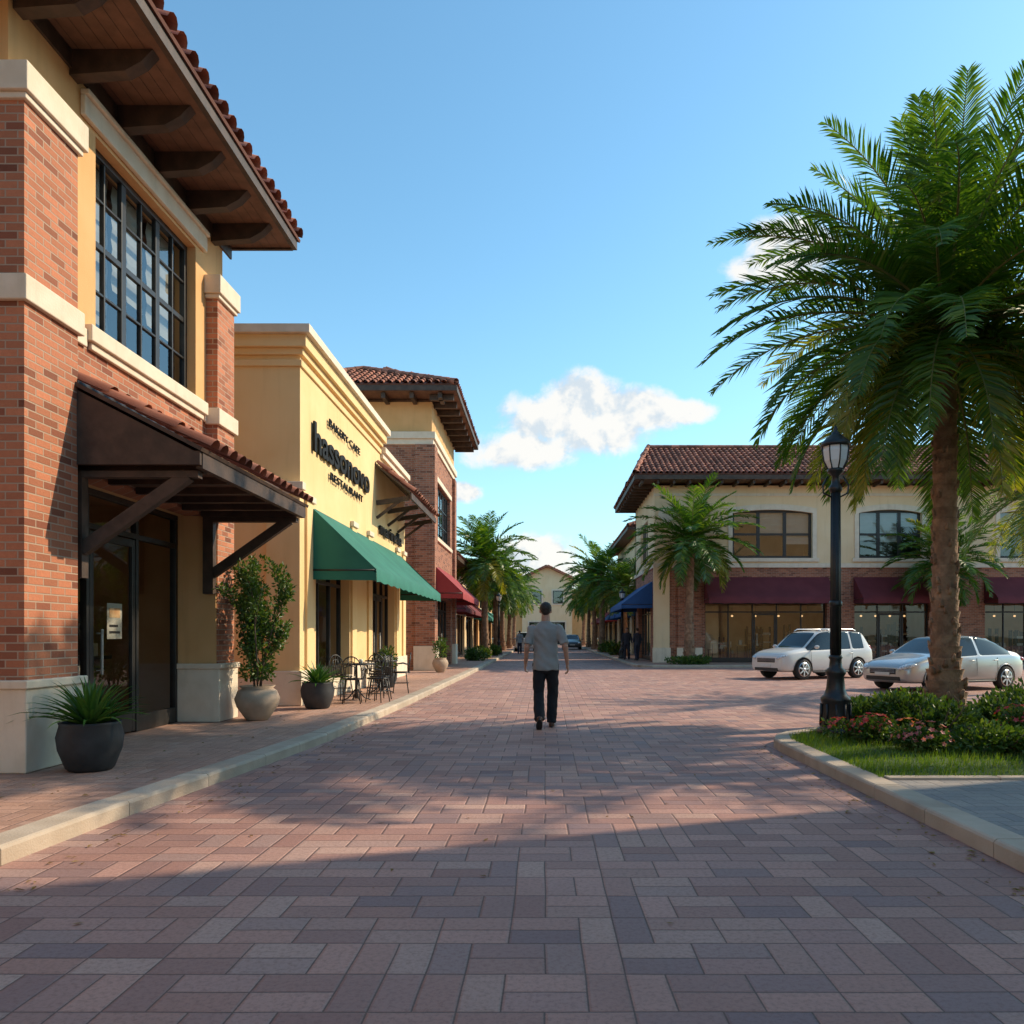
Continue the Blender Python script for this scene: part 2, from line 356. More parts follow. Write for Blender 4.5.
class Bld:
    def __init__(s, name, loc):
        s.name = name; s.loc = loc
        s.p = {k: MB() for k in ('walls', 'trim', 'roof', 'window_frames', 'window_glass', 'interior', 'awning', 'timber')}
    def __getattr__(s, k):
        d = {'w': 'walls', 't': 'trim', 'r': 'roof', 'fr': 'window_frames', 'g': 'window_glass', 'i': 'interior', 'aw': 'awning', 'ti': 'timber'}
        return s.p[d[k]]
    def done(s):
        e = empty(s.name, s.loc)
        for k, mb in s.p.items():
            o = mb.obj(k, e, bevel=0.012 if k in ('trim', 'window_frames') else 0)
            if o: o.matrix_parent_inverse = Matrix.Translation(-Vector(s.loc))
        return e
    def window(s, f, u0, u1, z0, z1, d=0.14, cols=2, rows=2, fw=0.06, mw=0.03, fm=None, gm=None, blind=0.35, room=1.4, roomm=None, seed=0, sash=None):
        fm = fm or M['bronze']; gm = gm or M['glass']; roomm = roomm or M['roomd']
        mb = s.fr
        fbox(mb, f, u0, u1, d, d+.08, z0, z0+fw, fm); fbox(mb, f, u0, u1, d, d+.08, z1-fw, z1, fm)
        fbox(mb, f, u0, u0+fw, d+.001, d+.079, z0+fw, z1-fw, fm); fbox(mb, f, u1-fw, u1, d+.001, d+.079, z0+fw, z1-fw, fm)
        for i in range(1, cols):
            u = u0+(u1-u0)*i/cols; w = mw
            if sash and i % sash == 0: w = fw*1.3
            fbox(mb, f, u-w/2, u+w/2, d+.01, d+.07, z0+fw, z1-fw, fm)
        for j in range(1, rows):
            z = z0+(z1-z0)*j/rows
            w = fw*0.9 if (rows % 2 == 0 and j == rows//2 and sash) else mw
            fbox(mb, f, u0+fw, u1-fw, d+.015, d+.065, z-w/2, z+w/2, fm)
        g = d+.04
        quad(s.g, [f.P(u0+.02, g, z0+.02), f.P(u1-.02, g, z0+.02), f.P(u1-.02, g, z1-.02), f.P(u0+.02, g, z1-.02)], gm)
        a, b, c, e = u0-.15, u1+.15, z0-.1, z1+.1; dd = d+.16; D = dd+room
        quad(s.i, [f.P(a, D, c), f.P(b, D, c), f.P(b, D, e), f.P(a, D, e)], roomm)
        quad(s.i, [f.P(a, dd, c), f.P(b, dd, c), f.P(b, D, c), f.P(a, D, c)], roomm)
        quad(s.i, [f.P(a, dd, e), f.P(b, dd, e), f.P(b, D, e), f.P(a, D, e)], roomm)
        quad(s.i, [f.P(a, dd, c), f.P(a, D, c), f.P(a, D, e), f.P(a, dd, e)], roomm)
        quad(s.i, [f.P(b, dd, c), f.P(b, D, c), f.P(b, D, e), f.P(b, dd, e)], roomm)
        if blind:
            rr = random.Random(seed+int(u0*10)); k = sash or 1; nb = max(1, cols//k)
            for i in range(nb):
                a = u0+(u1-u0)*i/nb+.05; b = u0+(u1-u0)*(i+1)/nb-.05
                hh = (z1-z0)*blind*rr.uniform(0.5, 1.5)
                zz = z1-.05; npl = 10
                for q in range(npl):
                    za = zz-hh*q/npl; zb = zz-hh*(q+1)/npl
                    quad(s.i, [f.P(a, dd+.02+.02*(q % 2), za), f.P(b, dd+.02+.02*(q % 2), za), f.P(b, dd+.04-.02*(q % 2), zb), f.P(a, dd+.04-.02*(q % 2), zb)], M['blind'])
    def goods(s, f, u0, u1, d0, d1, seed=1, n=26, z0=0.14, pend=4):
        rr = random.Random(seed)
        for i in range(n):
            u = rr.uniform(u0+.1, u1-.35); d = rr.uniform(d0, d1-.2); w = rr.uniform(.12, .5); h = rr.choice([.4, .75, .75, 1.1, 1.7])*rr.uniform(.8, 1.1)
            m = M[rr.choice(['goods1', 'goods2', 'wood', 'goods1'])]
            if h < 1:
                fbox(s.i, f, u, u+w, d, d+.35, z0+h-.05, z0+h, m)
                fbox(s.i, f, u+.02, u+.05, d+.02, d+.05, z0, z0+h-.05, M['wood']); fbox(s.i, f, u+w-.05, u+w-.02, d+.3, d+.33, z0, z0+h-.05, M['wood'])
                fbox(s.i, f, u+w*.3, u+w*.6, d+.1, d+.25, z0+h, z0+h+rr.uniform(.1, .3), M['goods2'])
            else:
                for q in range(4): fbox(s.i, f, u, u+w, d, d+.3, z0+h*q/4+.1, z0+h*q/4+.13+.1*rr.random(), m)
                fbox(s.i, f, u-.02, u, d, d+.3, z0, z0+h+.1, M['wood']); fbox(s.i, f, u+w, u+w+.02, d, d+.3, z0, z0+h+.1, M['wood'])
        for i in range(pend):
            u = u0+(u1-u0)*(i+.5)/pend; c = f.P(u, d0+(d1-d0)*.4, z0+2.25)
            s.i.ell(c, (.06, .06, .05), M['pend'], 10, 6); s.i.tube([c, (c[0], c[1], c[2]+.6)], .008, M['black'], 4)

def tile_plane(mb, O, U, V, ulen, vlen, inside=None, pitch=.27, row=.42):
    O = Vector(O); U = Vector(U).normalized(); V = Vector(V).normalized(); Nn = U.cross(V)
    if Nn.z < 0: Nn = -Nn
    r = pitch*.38; nc = max(1, int(ulen/pitch)); nr = max(1, int(math.ceil(vlen/row))); seg = 5
    m = M['tile']
    for i in range(nc):
        u = (i+.5)*ulen/nc
        for j in range(nr):
            v0 = j*row; v1 = min((j+1)*row+.03, vlen)
            if v0 >= vlen-.05: continue
            if inside and not inside(u, (v0+v1)/2): continue
            vs = []; jt = R.uniform(-.015, .015); ju = R.uniform(-.01, .01)
            for v, lift, rr_ in ((v0-.03+jt, .035, r*1.05), (v1, .005, r*.9)):
                for k in range(seg+1):
                    t = math.pi*k/seg
                    vs.append(O+U*(u+ju+rr_*math.cos(t))+V*v+Nn*(lift+rr_*math.sin(t)*.95))
            fs = [(k, k+1, seg+1+k+1, seg+1+k) for k in range(seg)]
            mb.add(vs, fs, m, True)
def slab(mb, pts, th, m):
    pts = [Vector(p) for p in pts]; n = len(pts)
    Nn = (pts[1]-pts[0]).cross(pts[2]-pts[0]).normalized()
    if Nn.z < 0: Nn = -Nn
    vs = pts+[p-Nn*th for p in pts]
    fs = [tuple(range(n)), tuple(range(2*n-1, n-1, -1))]+[(i, (i+1) % n, n+(i+1) % n, n+i) for i in range(n)]
    mb.add(vs, fs, m)
def ridge(mb, a, b, r=.13):
    a = Vector(a); b = Vector(b); L = (b-a).length; n = max(1, int(L/.4))
    for i in range(n):
        p = a.lerp(b, i/n); q = a.lerp(b, (i+1)/n+.02); mb.tube([p, q], [r, r*.88], M['tile'], 8, False)

def hip_roof(b, x0, x1, y0, y1, ze, zr, ra, rb, fas=.18, tiles=('s', 'e', 'w', 'n')):
    A = Vector((x0, y0, ze)); B = Vector((x1, y0, ze)); C = Vector((x1, y1, ze)); D = Vector((x0, y1, ze))
    r0 = Vector((ra[0], ra[1], zr)); r1 = Vector((rb[0], rb[1], zr))
    alongx = abs(ra[0]-rb[0]) >= abs(ra[1]-rb[1])
    if alongx: planes = {'s': (A, B, r1, r0), 'e': (B, C, r1, r1), 'n': (C, D, r0, r1), 'w': (D, A, r0, r0)}
    else: planes = {'s': (A, B, r0, r0), 'e': (B, C, r1, r0), 'n': (C, D, r1, r1), 'w': (D, A, r0, r1)}
    for k, (p, q, tq, tp) in planes.items():
        pts = [p, q, tq] if tq == tp else [p, q, tq, tp]
        slab(b.r, pts, .05, M['tilebase'])
        U = (q-p).normalized(); ul = (q-p).length
        w = tq-p; V = (w-U*w.dot(U)); vl = V.length; V = V.normalized()
        ua = (tp-p).dot(U); ub = (tq-p).dot(U)
        ins = lambda u, v, ua=ua, ub=ub, ul=ul, vl=vl: (ua*v/vl-.1) <= u <= ul-(ul-ub)*v/vl+.1
        if k in tiles: tile_plane(b.r, p, U, V, ul, vl, ins)
    for a_, b_ in ((A, planes['s'][3]), (B, planes['s'][2]), (C, planes['n'][3]), (D, planes['n'][2]), (r0, r1)):
        if (a_-b_).length > .1: ridge(b.r, a_+Vector((0, 0, .06)), b_+Vector((0, 0, .06)))
    z = ze-.06
    b.ti.box(x0+.03, x1-.03, y0+.03, y1-.03, z-fas+.02, z-.01, M['soffit'])
    b.ti.box(x0, x1, y0-.02, y0+.03, z-fas, z, M['wood']); b.ti.box(x0, x1, y1-.03, y1+.02, z-fas, z, M['wood'])
    b.ti.box(x0-.02, x0+.03, y0+.031, y1-.031, z-fas-.001, z-.001, M['wood']); b.ti.box(x1-.03, x1+.02, y0+.031, y1-.031, z-fas-.001, z-.001, M['wood'])

def awning(b, f, u0, u1, d, zt, zb, val, m, frames=True):
    mb = b.aw; n = max(8, int((u1-u0)/.35))
    sg = 6
    vs = []
    for i in range(n+1):
        u = u0+(u1-u0)*i/n
        for j in range(sg+1):
            t = j/sg
            sag = -.03*math.sin(math.pi*t)*(1+.5*math.cos(i*math.pi*1.0))
            vs.append(f.P(u, -d*t-.005, zt+(zb-zt)*t+sag))
        vs.append(f.P(u, -d-.012, zb-val-(.0 if i % 2 else .03)))
    w = sg+2
    fs = [(i*w+j, (i+1)*w+j, (i+1)*w+j+1, i*w+j+1) for i in range(n) for j in range(w-1)]
    mb.add(vs, fs, m, True)
    for u in (u0, u1):
        mb.add([f.P(u, -.006, zt), f.P(u, -d, zb), f.P(u, -d-.01, zb-val), f.P(u, -.006, zb-val+.02)], [(0, 1, 2, 3)], m)
        mb.tube([f.P(u, -.02, zb-.02), f.P(u, -d+.03, zb-.02)], .018, M['bronze'], 6)
    for i in range(0, 5):
        u = u0+.05+(u1-u0-.1)*i/4
        mb.tube([f.P(u, -.03, zt-.12), f.P(u, -d+.03, zb-.06)], .014, M['bronze'], 5)
    mb.tube([f.P(u0, -d+.02, zb-.05), f.P(u1, -d+.02, zb-.05)], .018, M['bronze'], 6)

def storefront(b, f, u0, u1, z0, z1, d, cols, door=None, gm=None, transom=.45, seed=3, depth=3.0, pend=4, n=26, wallm=None):
    fm = M['bronze']; gm = gm or M['sglass']; mb = b.fr; fw = .07
    zt = z1-transom
    fbox(mb, f, u0, u1, d, d+.09, z1-fw, z1, fm); fbox(mb, f, u0+fw, u1-fw, d+.002, d+.088, zt-.035, zt+.035, fm)
    fbox(mb, f, u0, u0+fw, d+.001, d+.089, z0, z1-fw, fm); fbox(mb, f, u1-fw, u1, d+.001, d+.089, z0, z1-fw, fm)
    for i in range(cols):
        a = u0+(u1-u0)*i/cols; c = u0+(u1-u0)*(i+1)/cols
        if i: fbox(mb, f, a-.03, a+.03, d+.004, d+.086, z0, z1-fw, fm)
        if door and i in door:
            fbox(mb, f, a+.05, a+.13, d+.01, d+.06, z0+.02, zt-.05, fm); fbox(mb, f, c-.13, c-.05, d+.01, d+.06, z0+.02, zt-.05, fm)
            fbox(mb, f, a+.13, c-.13, d+.011, d+.059, z0+.02, z0+.28, fm); fbox(mb, f, a+.13, c-.13, d+.011, d+.059, zt-.15, zt-.05, fm)
            p = a+.2; 
            mb.tube([f.P(p, d-.05, z0+.8), f.P(p, d-.05, z0+1.35)], .016, M['goods2'], 8)
            mb.tube([f.P(p, d-.05, z0+.85), f.P(p, d+.02, z0+.85)], .01, M['goods2'], 6); mb.tube([f.P(p, d-.05, z0+1.3), f.P(p, d+.02, z0+1.3)], .01, M['goods2'], 6)
        else:
            fbox(mb, f, a+.03, c-.03, d+.005, d+.085, z0, z0+.22, fm)
    g = d+.045
    quad(b.g, [f.P(u0+.02, g, z0+.02), f.P(u1-.02, g, z0+.02), f.P(u1-.02, g, z1-.02), f.P(u0+.02, g, z1-.02)], gm)
    rm = wallm or M['room']; a, c, e = u0-.3, u1+.3, z1+.2; dd = d+.1; D = dd+depth; z = z0-.01
    for pts, mm in (([f.P(a, D, z), f.P(c, D, z), f.P(c, D, e), f.P(a, D, e)], rm), ([f.P(a, dd, z), f.P(c, dd, z), f.P(c, D, z), f.P(a, D, z)], M['goods1']),
                ([f.P(a, dd, e), f.P(c, dd, e), f.P(c, D, e), f.P(a, D, e)], rm), ([f.P(a, dd, z), f.P(a, D, z), f.P(a, D, e), f.P(a, dd, e)], rm),
                ([f.P(c, dd, z), f.P(c, D, z), f.P(c, D, e), f.P(c, dd, e)], rm)): quad(b.i, pts, mm)
    b.goods(f, u0, u1, dd+.4, D-.1, seed, n, z0, pend)

# ------------------------------------------------------------------ ground
mb = MB(); mb.add([(-1500, -600, -.012), (1500, -600, -.012), (1500, 2600, -.012), (-1500, 2600, -.012)], [(0, 1, 2, 3)], M['earth']); mb.obj('ground')
mb = MB(); mb.add([(-45, -25, 0), (60, -25, 0), (60, 130, 0), (-45, 130, 0)], [(0, 1, 2, 3)], M['pave']); mb.obj('plaza_paving')

def resample(pts, step):
    out = [Vector(pts[0])]
    for a, b in zip(pts, pts[1:]):
        a = Vector(a); b = Vector(b); n = max(1, round((b-a).length/step))
        for i in range(1, n+1): out.append(a.lerp(b, i/n))
    return out
def kerb(name, pts, w, h, side=1, step=1.1):
    P = resample([(p[0], p[1], 0) for p in pts], step); mb = MB()
    nr = []
    for i in range(len(P)):
        d = (P[min(i+1, len(P)-1)]-P[max(i-1, 0)]).normalized(); nr.append(Vector((-d.y, d.x, 0))*side)
    for i in range(len(P)-1):
        d = (P[i+1]-P[i]).normalized()*.004
        a, b = P[i]+d, P[i+1]-d; na, nb = nr[i], nr[i+1]; j = R.uniform(-.003, .003)
        ch = .025
        prof = [(0, -.03), (0, h-ch), (ch*.4, h-ch*.35), (ch, h), (w, h), (w, -.03)]
        vs = [p+n*o+Vector((0, 0, z+(j if z > 0 else 0))) for p, n in ((a, na), (b, nb)) for o, z in prof]
        k = len(prof)
        mb.add(vs, [(q, (q+1) % k, k+(q+1) % k, k+q) for q in range(k)]+[tuple(range(k-1, -1, -1)), tuple(range(k, 2*k))], M['kerb'])
    mb.obj(name)
    return P
KL = [(-3.45, -20), (-3.38, 3.5), (-3.22, 6.2), (-3.0, 8.6), (-2.85, 10.5), (-2.72, 16), (-2.62, 27), (-2.6, 110)]
kerb('kerb', KL, .24, .12)
mb = MB()
for a, b in zip(KL, KL[1:]):
    mb.add([(-34, a[1], .116), (a[0]-.2, a[1], .116), (b[0]-.2, b[1], .116), (-34, b[1], .116)], [(0, 1, 2, 3)], M['walk'])
mb.obj('sidewalk')
KI = [(2.82, -16), (2.82, 9.6), (2.86, 10.0), (2.98, 10.35), (3.2, 10.65), (3.6, 10.95), (5.0, 12.3), (5.8, 13.3), (6.6, 13.9), (8, 14.1), (24, 14.3)]
kerb('kerb', KI, .22, .12, side=-1, step=.9)
mb = MB()
mb.add([(3.0, -16, .112), (24, -16, .112), (24, 7.15, .112), (3.0, 7.15, .112)], [(0, 1, 2, 3)], M['walkg']); mb.obj('island_paving')
LW = [(3.0, 7.15), (24, 7.15), (24, 14.15), (8, 13.95), (6.6, 13.75), (5.9, 13.2), (5.1, 12.15), (3.7, 10.8), (3.3, 10.5), (3.1, 10.2), (3.0, 9.8)]
mb = MB(); mb.add([(x, y, .108) for x, y in LW], [tuple(range(len(LW)))], M['lawn']); mb.obj('lawn')
mb = MB()
P = resample([(3.05, 7.15, 0), (24, 7.15, 0)], 1.0)
for a, b in zip(P, P[1:]): mb.box(a.x+.004, b.x-.004, 7.1, 7.22, .05, .135, M['kerb'])
mb.obj('lawn_edging', bevel=.008)
def inpoly(x, y, poly):
    c = False; j = len(poly)-1
    for i in range(len(poly)):
        if (poly[i][1] > y) != (poly[j][1] > y) and x < (poly[j][0]-poly[i][0])*(y-poly[i][1])/(poly[j][1]-poly[i][1])+poly[i][0]: c = not c
        j = i
    return c
mb = MB()
for i in range(46000):
    x = 3.0+9*R.random()**1.3; y = R.uniform(7.16, 13.9)
    if not inpoly(x-.02, y, LW): continue
    h = R.uniform(.03, .09)*(0.7+.6*noise.noise((x*1.5, y*1.5, 0))+.3); a = R.uniform(0, 6.28); w = .005
    dx, dy = math.cos(a)*w, math.sin(a)*w; lx, ly = R.uniform(-.03, .03), R.uniform(-.05, .03)
    mb.add([(x-dx, y-dy, .1), (x+dx, y+dy, .1), (x+lx, y+ly, .108+h)], [(0, 1, 2)], M['grass'])
mb.obj('grass')
KR = [(45, 34.4), (4.6, 34.4), (4.1, 34.6), (3.9, 35.1), (3.9, 110)]
kerb('kerb', KR, .2, .1, side=-1, step=1.5)
mb = MB(); mb.add([(4.0, 34.55, .096), (60, 34.55, .096), (60, 110, .096), (4.05, 110, .096)], [(0, 1, 2, 3)], M['walk']); mb.obj('sidewalk')
mb = MB()
for i in range(420):
    q = R.random()
    if q < .45: y = R.uniform(3, 22); x = -3.28+.045*min(y, 12)+abs(R.gauss(0, .16))+.03; z = .006
    elif q < .75: y = R.uniform(3.5, 10); x = 2.78-abs(R.gauss(0, .2)); z = .006
    elif q < .9: y = R.uniform(4, 18); x = -3.4-R.random()*1.2; z = .124
    else: y = R.uniform(3, 16); x = R.uniform(-2.8, 2.7); z = .006
    a = R.uniform(0, 6.28); L_ = R.uniform(.012, .032); w = L_*.4; dx, dy = math.cos(a), math.sin(a)
    mb.add([(x-dx*L_, y-dy*L_, z), (x-dy*w, y+dx*w, z+R.uniform(.002, .012)), (x+dx*L_, y+dy*L_, z+.004), (x+dy*w, y-dx*w, z+R.uniform(0, .01))], [(0, 1, 2), (0, 2, 3)], M['litter'])
mb.obj('fallen_leaves')

# ------------------------------------------------------------------ building 1
b = Bld('brick_shop_building', (-5, 9, .12))
f = F('x', -5.0, 1); S0 = .12
wall(b.w, f, 7.45, 12.4, S0, 4.62, .3, [(8.3, 11.8, S0, 3.15)], M['brick'])
wall(b.w, f, 7.45, 12.4, 4.62, 7.62, .3, [(8.9, 11.45, 4.8, 6.95)], M['stucco'])
fy = F('y', 7.45, -1); fn = F('y', 12.4, 1)
for ff in (fy, fn):
    fbox(b.w, ff, -14, -5.3, 0, .3, S0, 4.62, M['brick']); fbox(b.w, ff, -14, -5.3, 0, .3, 4.62, 7.62, M['stucco'])
b.w.box(-14.3, -14, 7.45, 12.4, S0, 7.62, M['stucco'])
for u0, u1 in ((7.42, 8.27), (11.8, 12.43)):
    b.w.box(-5.02, -4.83, u0, u1, .98, 6.36, M['brick'])
    if u0 < 8: b.w.box(-5.6, -5.02, 7.42, 7.452, .98, 6.36, M['brick'])
    lo = -5.62 if u0 < 8 else -5.02
    for z0, z1, e in ((S0, .9, .045), (.9, .98, .07), (6.36, 6.42, .04), (6.42, 6.69, .075), (4.5, 4.74, .05)):
        b.t.box(lo if u0 < 8 else (-5.0 if z0 > 1 else -5.45), -4.83+e, u0-e, u1+e, z0, z1, M['stone'])
b.w.box(-5.42, -4.845, 11.77, 11.799, .98, 3.15, M['stucco'])
b.w.box(-5.42, -5.0, 8.26, 8.3, S0, 3.15, M['stucco'])
b.w.box(-5.4, -5.301, 8.3, 11.77, 3.15, 3.3, M['stucco'])
fbox(b.t, f, 8.68, 11.68, -.09, .1, 4.6, 4.78, M['stone']); fbox(b.t, f, 8.74, 11.62, -.05, -.002, 4.52, 4.6, M['stone'])
fbox(b.t, f, 8.6, 11.72, -.06, -.002, 7.0, 7.22, M['stone']); fbox(b.t, f, 8.6, 11.72, -.1, -.002, 7.22, 7.28, M['stone'])
fbox(b.t, f, 8.32, 8.68, -.04, -.002, 4.52, 4.72, M['stone']); fbox(b.t, f, 11.68, 11.74, -.04, -.002, 4.52, 4.72, M['stone'])
b.window(f, 8.9, 11.45, 4.8, 6.95, .12, 6, 4, .08, .03, blind=.6, sash=2, seed=4)
storefront(b, f, 8.31, 11.77, S0, 3.15, .4, 3, door=(1,), seed=5, depth=3.2, pend=3)
fbox(b.i, f, 9.95, 10.3, .447, .45, 1.35, 1.8, M['blind']); fbox(b.i, f, 10.0, 10.25, .444, .4465, 1.62, 1.74, M['goods1']); fbox(b.i, f, 10.0, 10.25, .444, .4465, 1.42, 1.45, M['bronze']); fbox(b.i, f, 10.0, 10.2, .444, .4465, 1.5, 1.53, M['bronze'])
z = 7.56; XE = -4.02
b.ti.box(-14.8, XE, 6.55, 12.72, z, z+.06, M['soffit'])
for i in range(6):
    x = -4.2-i*.14; b.ti.box(x-.003, x+.003, 6.56, 12.71, z-.003, z-.0005, M['wood'])
b.ti.box(XE, XE+.07, 6.52, 12.75, z-.03, z+.17, M['wood']); b.ti.box(-14.8, XE-.001, 12.72, 12.77, z-.03, z+.17, M['wood']); b.ti.box(-14.8, XE-.001, 6.5, 6.55, z-.03, z+.17, M['wood'])
for i in range(7):
    y = 6.7+.89*i
    vs = [(-5.0, y-.075, z-.004), (-5.0, y-.075, z-.27), (-4.42, y-.075, z-.23), (-4.24, y-.075, z-.13), (-4.12, y-.075, z-.004)]
    vs = vs+[(x, yy+.15, zz) for x, yy, zz in vs]
    b.ti.add(vs, [(0, 1, 2, 3, 4), (9, 8, 7, 6, 5), (0, 5, 6, 1), (1, 6, 7, 2), (2, 7, 8, 3), (3, 8, 9, 4)], M['wood'])
b.ti.box(-5.0, -4.97, 6.6, 12.7, z-.2, z-.005, M['wood'])
sl = rad(19); V = (-math.cos(sl), 0, math.sin(sl)); XO = XE+.11; O = (XO, 6.5, z+.15)
Lr = 5.9
slab(b.r, [O, (XO, 12.8, z+.15), (XO-Lr*math.cos(sl), 12.8, z+.15+Lr*math.sin(sl)), (XO-Lr*math.cos(sl), 6.5, z+.15+Lr*math.sin(sl))], .04, M['tilebase'])
tile_plane(b.r, O, (0, 1, 0), V, 6.3, Lr)
xr = XO-Lr*math.cos(sl); zr = z+.15+Lr*math.sin(sl); xl = 2*xr-XO
slab(b.r, [(xr, 6.5, zr), (xr, 12.8, zr), (xl, 12.8, z+.15), (xl, 6.5, z+.15)], .04, M['tilebase'])
tile_plane(b.r, (xl, 6.5, z+.15), (0, 1, 0), (math.cos(sl), 0, math.sin(sl)), 6.3, Lr)
ridge(b.r, (xr, 6.5, zr+.04), (xr, 12.8, zr+.04))
for y in (7.5, 12.36): b.w.add([(-14.2, y, z+.06), (-5.0, y, z+.06), (xr, y, zr-.1)], [(0, 1, 2)], M['stucco'])
y0, y1 = 8.25, 11.9
pr = [(-5.0, 4.02), (-3.62, 3.3), (-3.56, 3.3), (-3.56, 3.16), (-5.0, 3.16)]
def prism_y(mb, pr, ya, yb, m):
    k = len(pr); vs = [(x, ya, zz) for x, zz in pr]+[(x, yb, zz) for x, zz in pr]
    mb.add(vs, [tuple(range(k-1, -1, -1)), tuple(range(k, 2*k))]+[(q, (q+1) % k, k+(q+1) % k, k+q) for q in range(k)], m)
prism_y(b.ti, pr, y0, y0+.05, M['wood']); prism_y(b.ti, pr, y1-.05, y1, M['wood'])
b.ti.box(-3.62, -3.55, y0+.051, y1-.051, 3.13, 3.3, M['wood'])
b.ti.box(-4.99, -3.621, y0+.051, y1-.051, 3.2, 3.23, M['soffit'])
for i in range(6):
    y = y0+.3+i*.62; b.ti.box(-4.99, -3.63, y-.04, y+.04, 3.12, 3.199, M['wood'])
sl2 = math.atan2(.74, 1.42); V2 = (-math.cos(sl2), 0, math.sin(sl2))
slab(b.r, [(-3.52, y0-.03, 3.33), (-3.52, y1+.03, 3.33), (-4.99, y1+.03, 4.09), (-4.99, y0-.03, 4.09)], .04, M['wood'])
tile_plane(b.r, (-3.5, y0-.03, 3.34), (0, 1, 0), V2, y1-y0+.06, 1.62, pitch=.24, row=.4)
b.r.box(-5.0, -4.96, y0-.02, y1+.02, 4.05, 4.16, M['bronze'])
for y in (8.42, 11.72):
    b.ti.beam((-4.86, y, 2.3), (-3.75, y, 3.08), .1, .13, M['wood']); b.ti.box(-4.99, -4.84, y-.06, y+.06, 2.0, 3.12, M['wood'])
    b.ti.box(-4.84, -3.63, y-.055, y+.055, 3.05, 3.119, M['wood'])
b.done()

# ------------------------------------------------------------------ building 2
b = Bld('stucco_shop_building', (-5, 18, .12))
f = F('x', -4.47, 1); Y2 = M['stuccoy']
wall(b.w, f, 14.6, 21.7, S0, 6.5, .3, [(15.6, 18.3, .5, 2.95), (20.6, 21.7, S0, 2.95)], Y2)
wall(b.w, f, 21.7, 25.5, S0, 6.2, .3, [(21.7, 23.8, S0, 2.95)], Y2)
fy = F('y', 14.6, -1)
fbox(b.w, fy, -14, -4.77, 0, .3, S0, 6.5, Y2)
b.w.box(-14, -4.77, 25.2, 25.5, S0, 6.2, Y2); b.w.box(-14, -4.77, 21.4, 21.7, 6.2, 6.5, Y2); b.w.box(-14.3, -14, 14.6, 25.5, S0, 6.2, Y2)
b.w.box(-14, -4.77, 14.9, 21.4, 6.2, 6.3, M['stone']); b.w.box(-14, -4.77, 21.7, 25.2, 5.9, 6.0, M['stone'])
b.t.box(-14.3, -4.43, 14.56, 14.599, 6.3, 6.42, Y2); b.t.box(-4.469, -4.43, 14.599, 21.7, 6.3, 6.42, Y2)
for z0, z1, e in ((6.5, 6.62, .07), (6.62, 6.84, .15), (6.84, 7.0, .24)):
    b.t.box(-14.3-e, -4.47+e, 14.6-e, 21.7+e, z0, z1, Y2 if z0 < 6.8 else M['stone'])
for z0, z1, e in ((6.2, 6.34, .08), (6.34, 6.5, .15)):
    b.t.box(-14.3-e, -4.47+e, 21.71 if e < .1 else 21.712, 25.5+e, z0, z1, M['stone'])
b.w.box(-5.05, -4.44, 14.48, 14.599, .75, 3.95, Y2)
for z0, z1, e in ((3.95, 4.03, .03), (4.03, 4.17, .08)): b.t.box(-5.05-e, -4.44+e, 14.48-e, 14.6, z0, z1, M['stone'])
b.t.box(-5.1, -4.39, 14.42, 14.598, S0, .75, M['stone'])
b.t.box(-14, -5.101, 14.54, 14.597, S0, .6, M['stone'])
fbox(b.t, f, 14.6, 15.6, -.07, -.002, S0, .75, M['stone']); fbox(b.t, f, 18.3, 20.6, -.07, -.002, S0, .75, M['stone'])
fbox(b.t, f, 15.6, 18.3, -.07, .2, S0, .5, M['stone']); fbox(b.t, f, 23.8, 25.55, -.07, -.002, S0, .75, M['stone'])
for u in (15.1, 18.6, 20.3, 24.1, 25.2):
    fbox(b.w, f, u-.22, u+.22, -.05, -.003, .75, 3.9, Y2); fbox(b.t, f, u-.25, u+.25, -.09, -.003, 3.9, 4.02, M['stone'])
storefront(b, f, 15.6, 18.3, .5, 2.95, .2, 3, seed=9, depth=3, pend=3)
storefront(b, f, 20.6, 23.8, S0, 2.95, .2, 4, door=(1, 2), seed=12, depth=3, pend=3)
awning(b, f, 15.25, 24.6, 1.25, 3.85, 2.66, .22, M['green'])
sl2 = math.atan2(.8, 1.0); V2 = (-math.cos(sl2), 0, math.sin(sl2))
slab(b.r, [(-3.5, 21.0, 5.15), (-3.5, 25.7, 5.15), (-4.46, 25.7, 5.93), (-4.46, 21.0, 5.93)], .05, M['wood'])
tile_plane(b.r, (-3.48, 21.0, 5.17), (0, 1, 0), V2, 4.7, 1.25)
b.ti.box(-3.55, -3.5, 21.0, 25.7, 4.98, 5.14, M['wood'])
for u in (21.2, 22.7, 24.2, 25.5): b.ti.beam((-4.46, u, 4.9), (-3.6, u, 5.03), .09, .12, M['wood']); b.ti.beam((-4.46, u, 4.5), (-3.8, u, 5.0), .07, .07, M['wood'])
b.done()

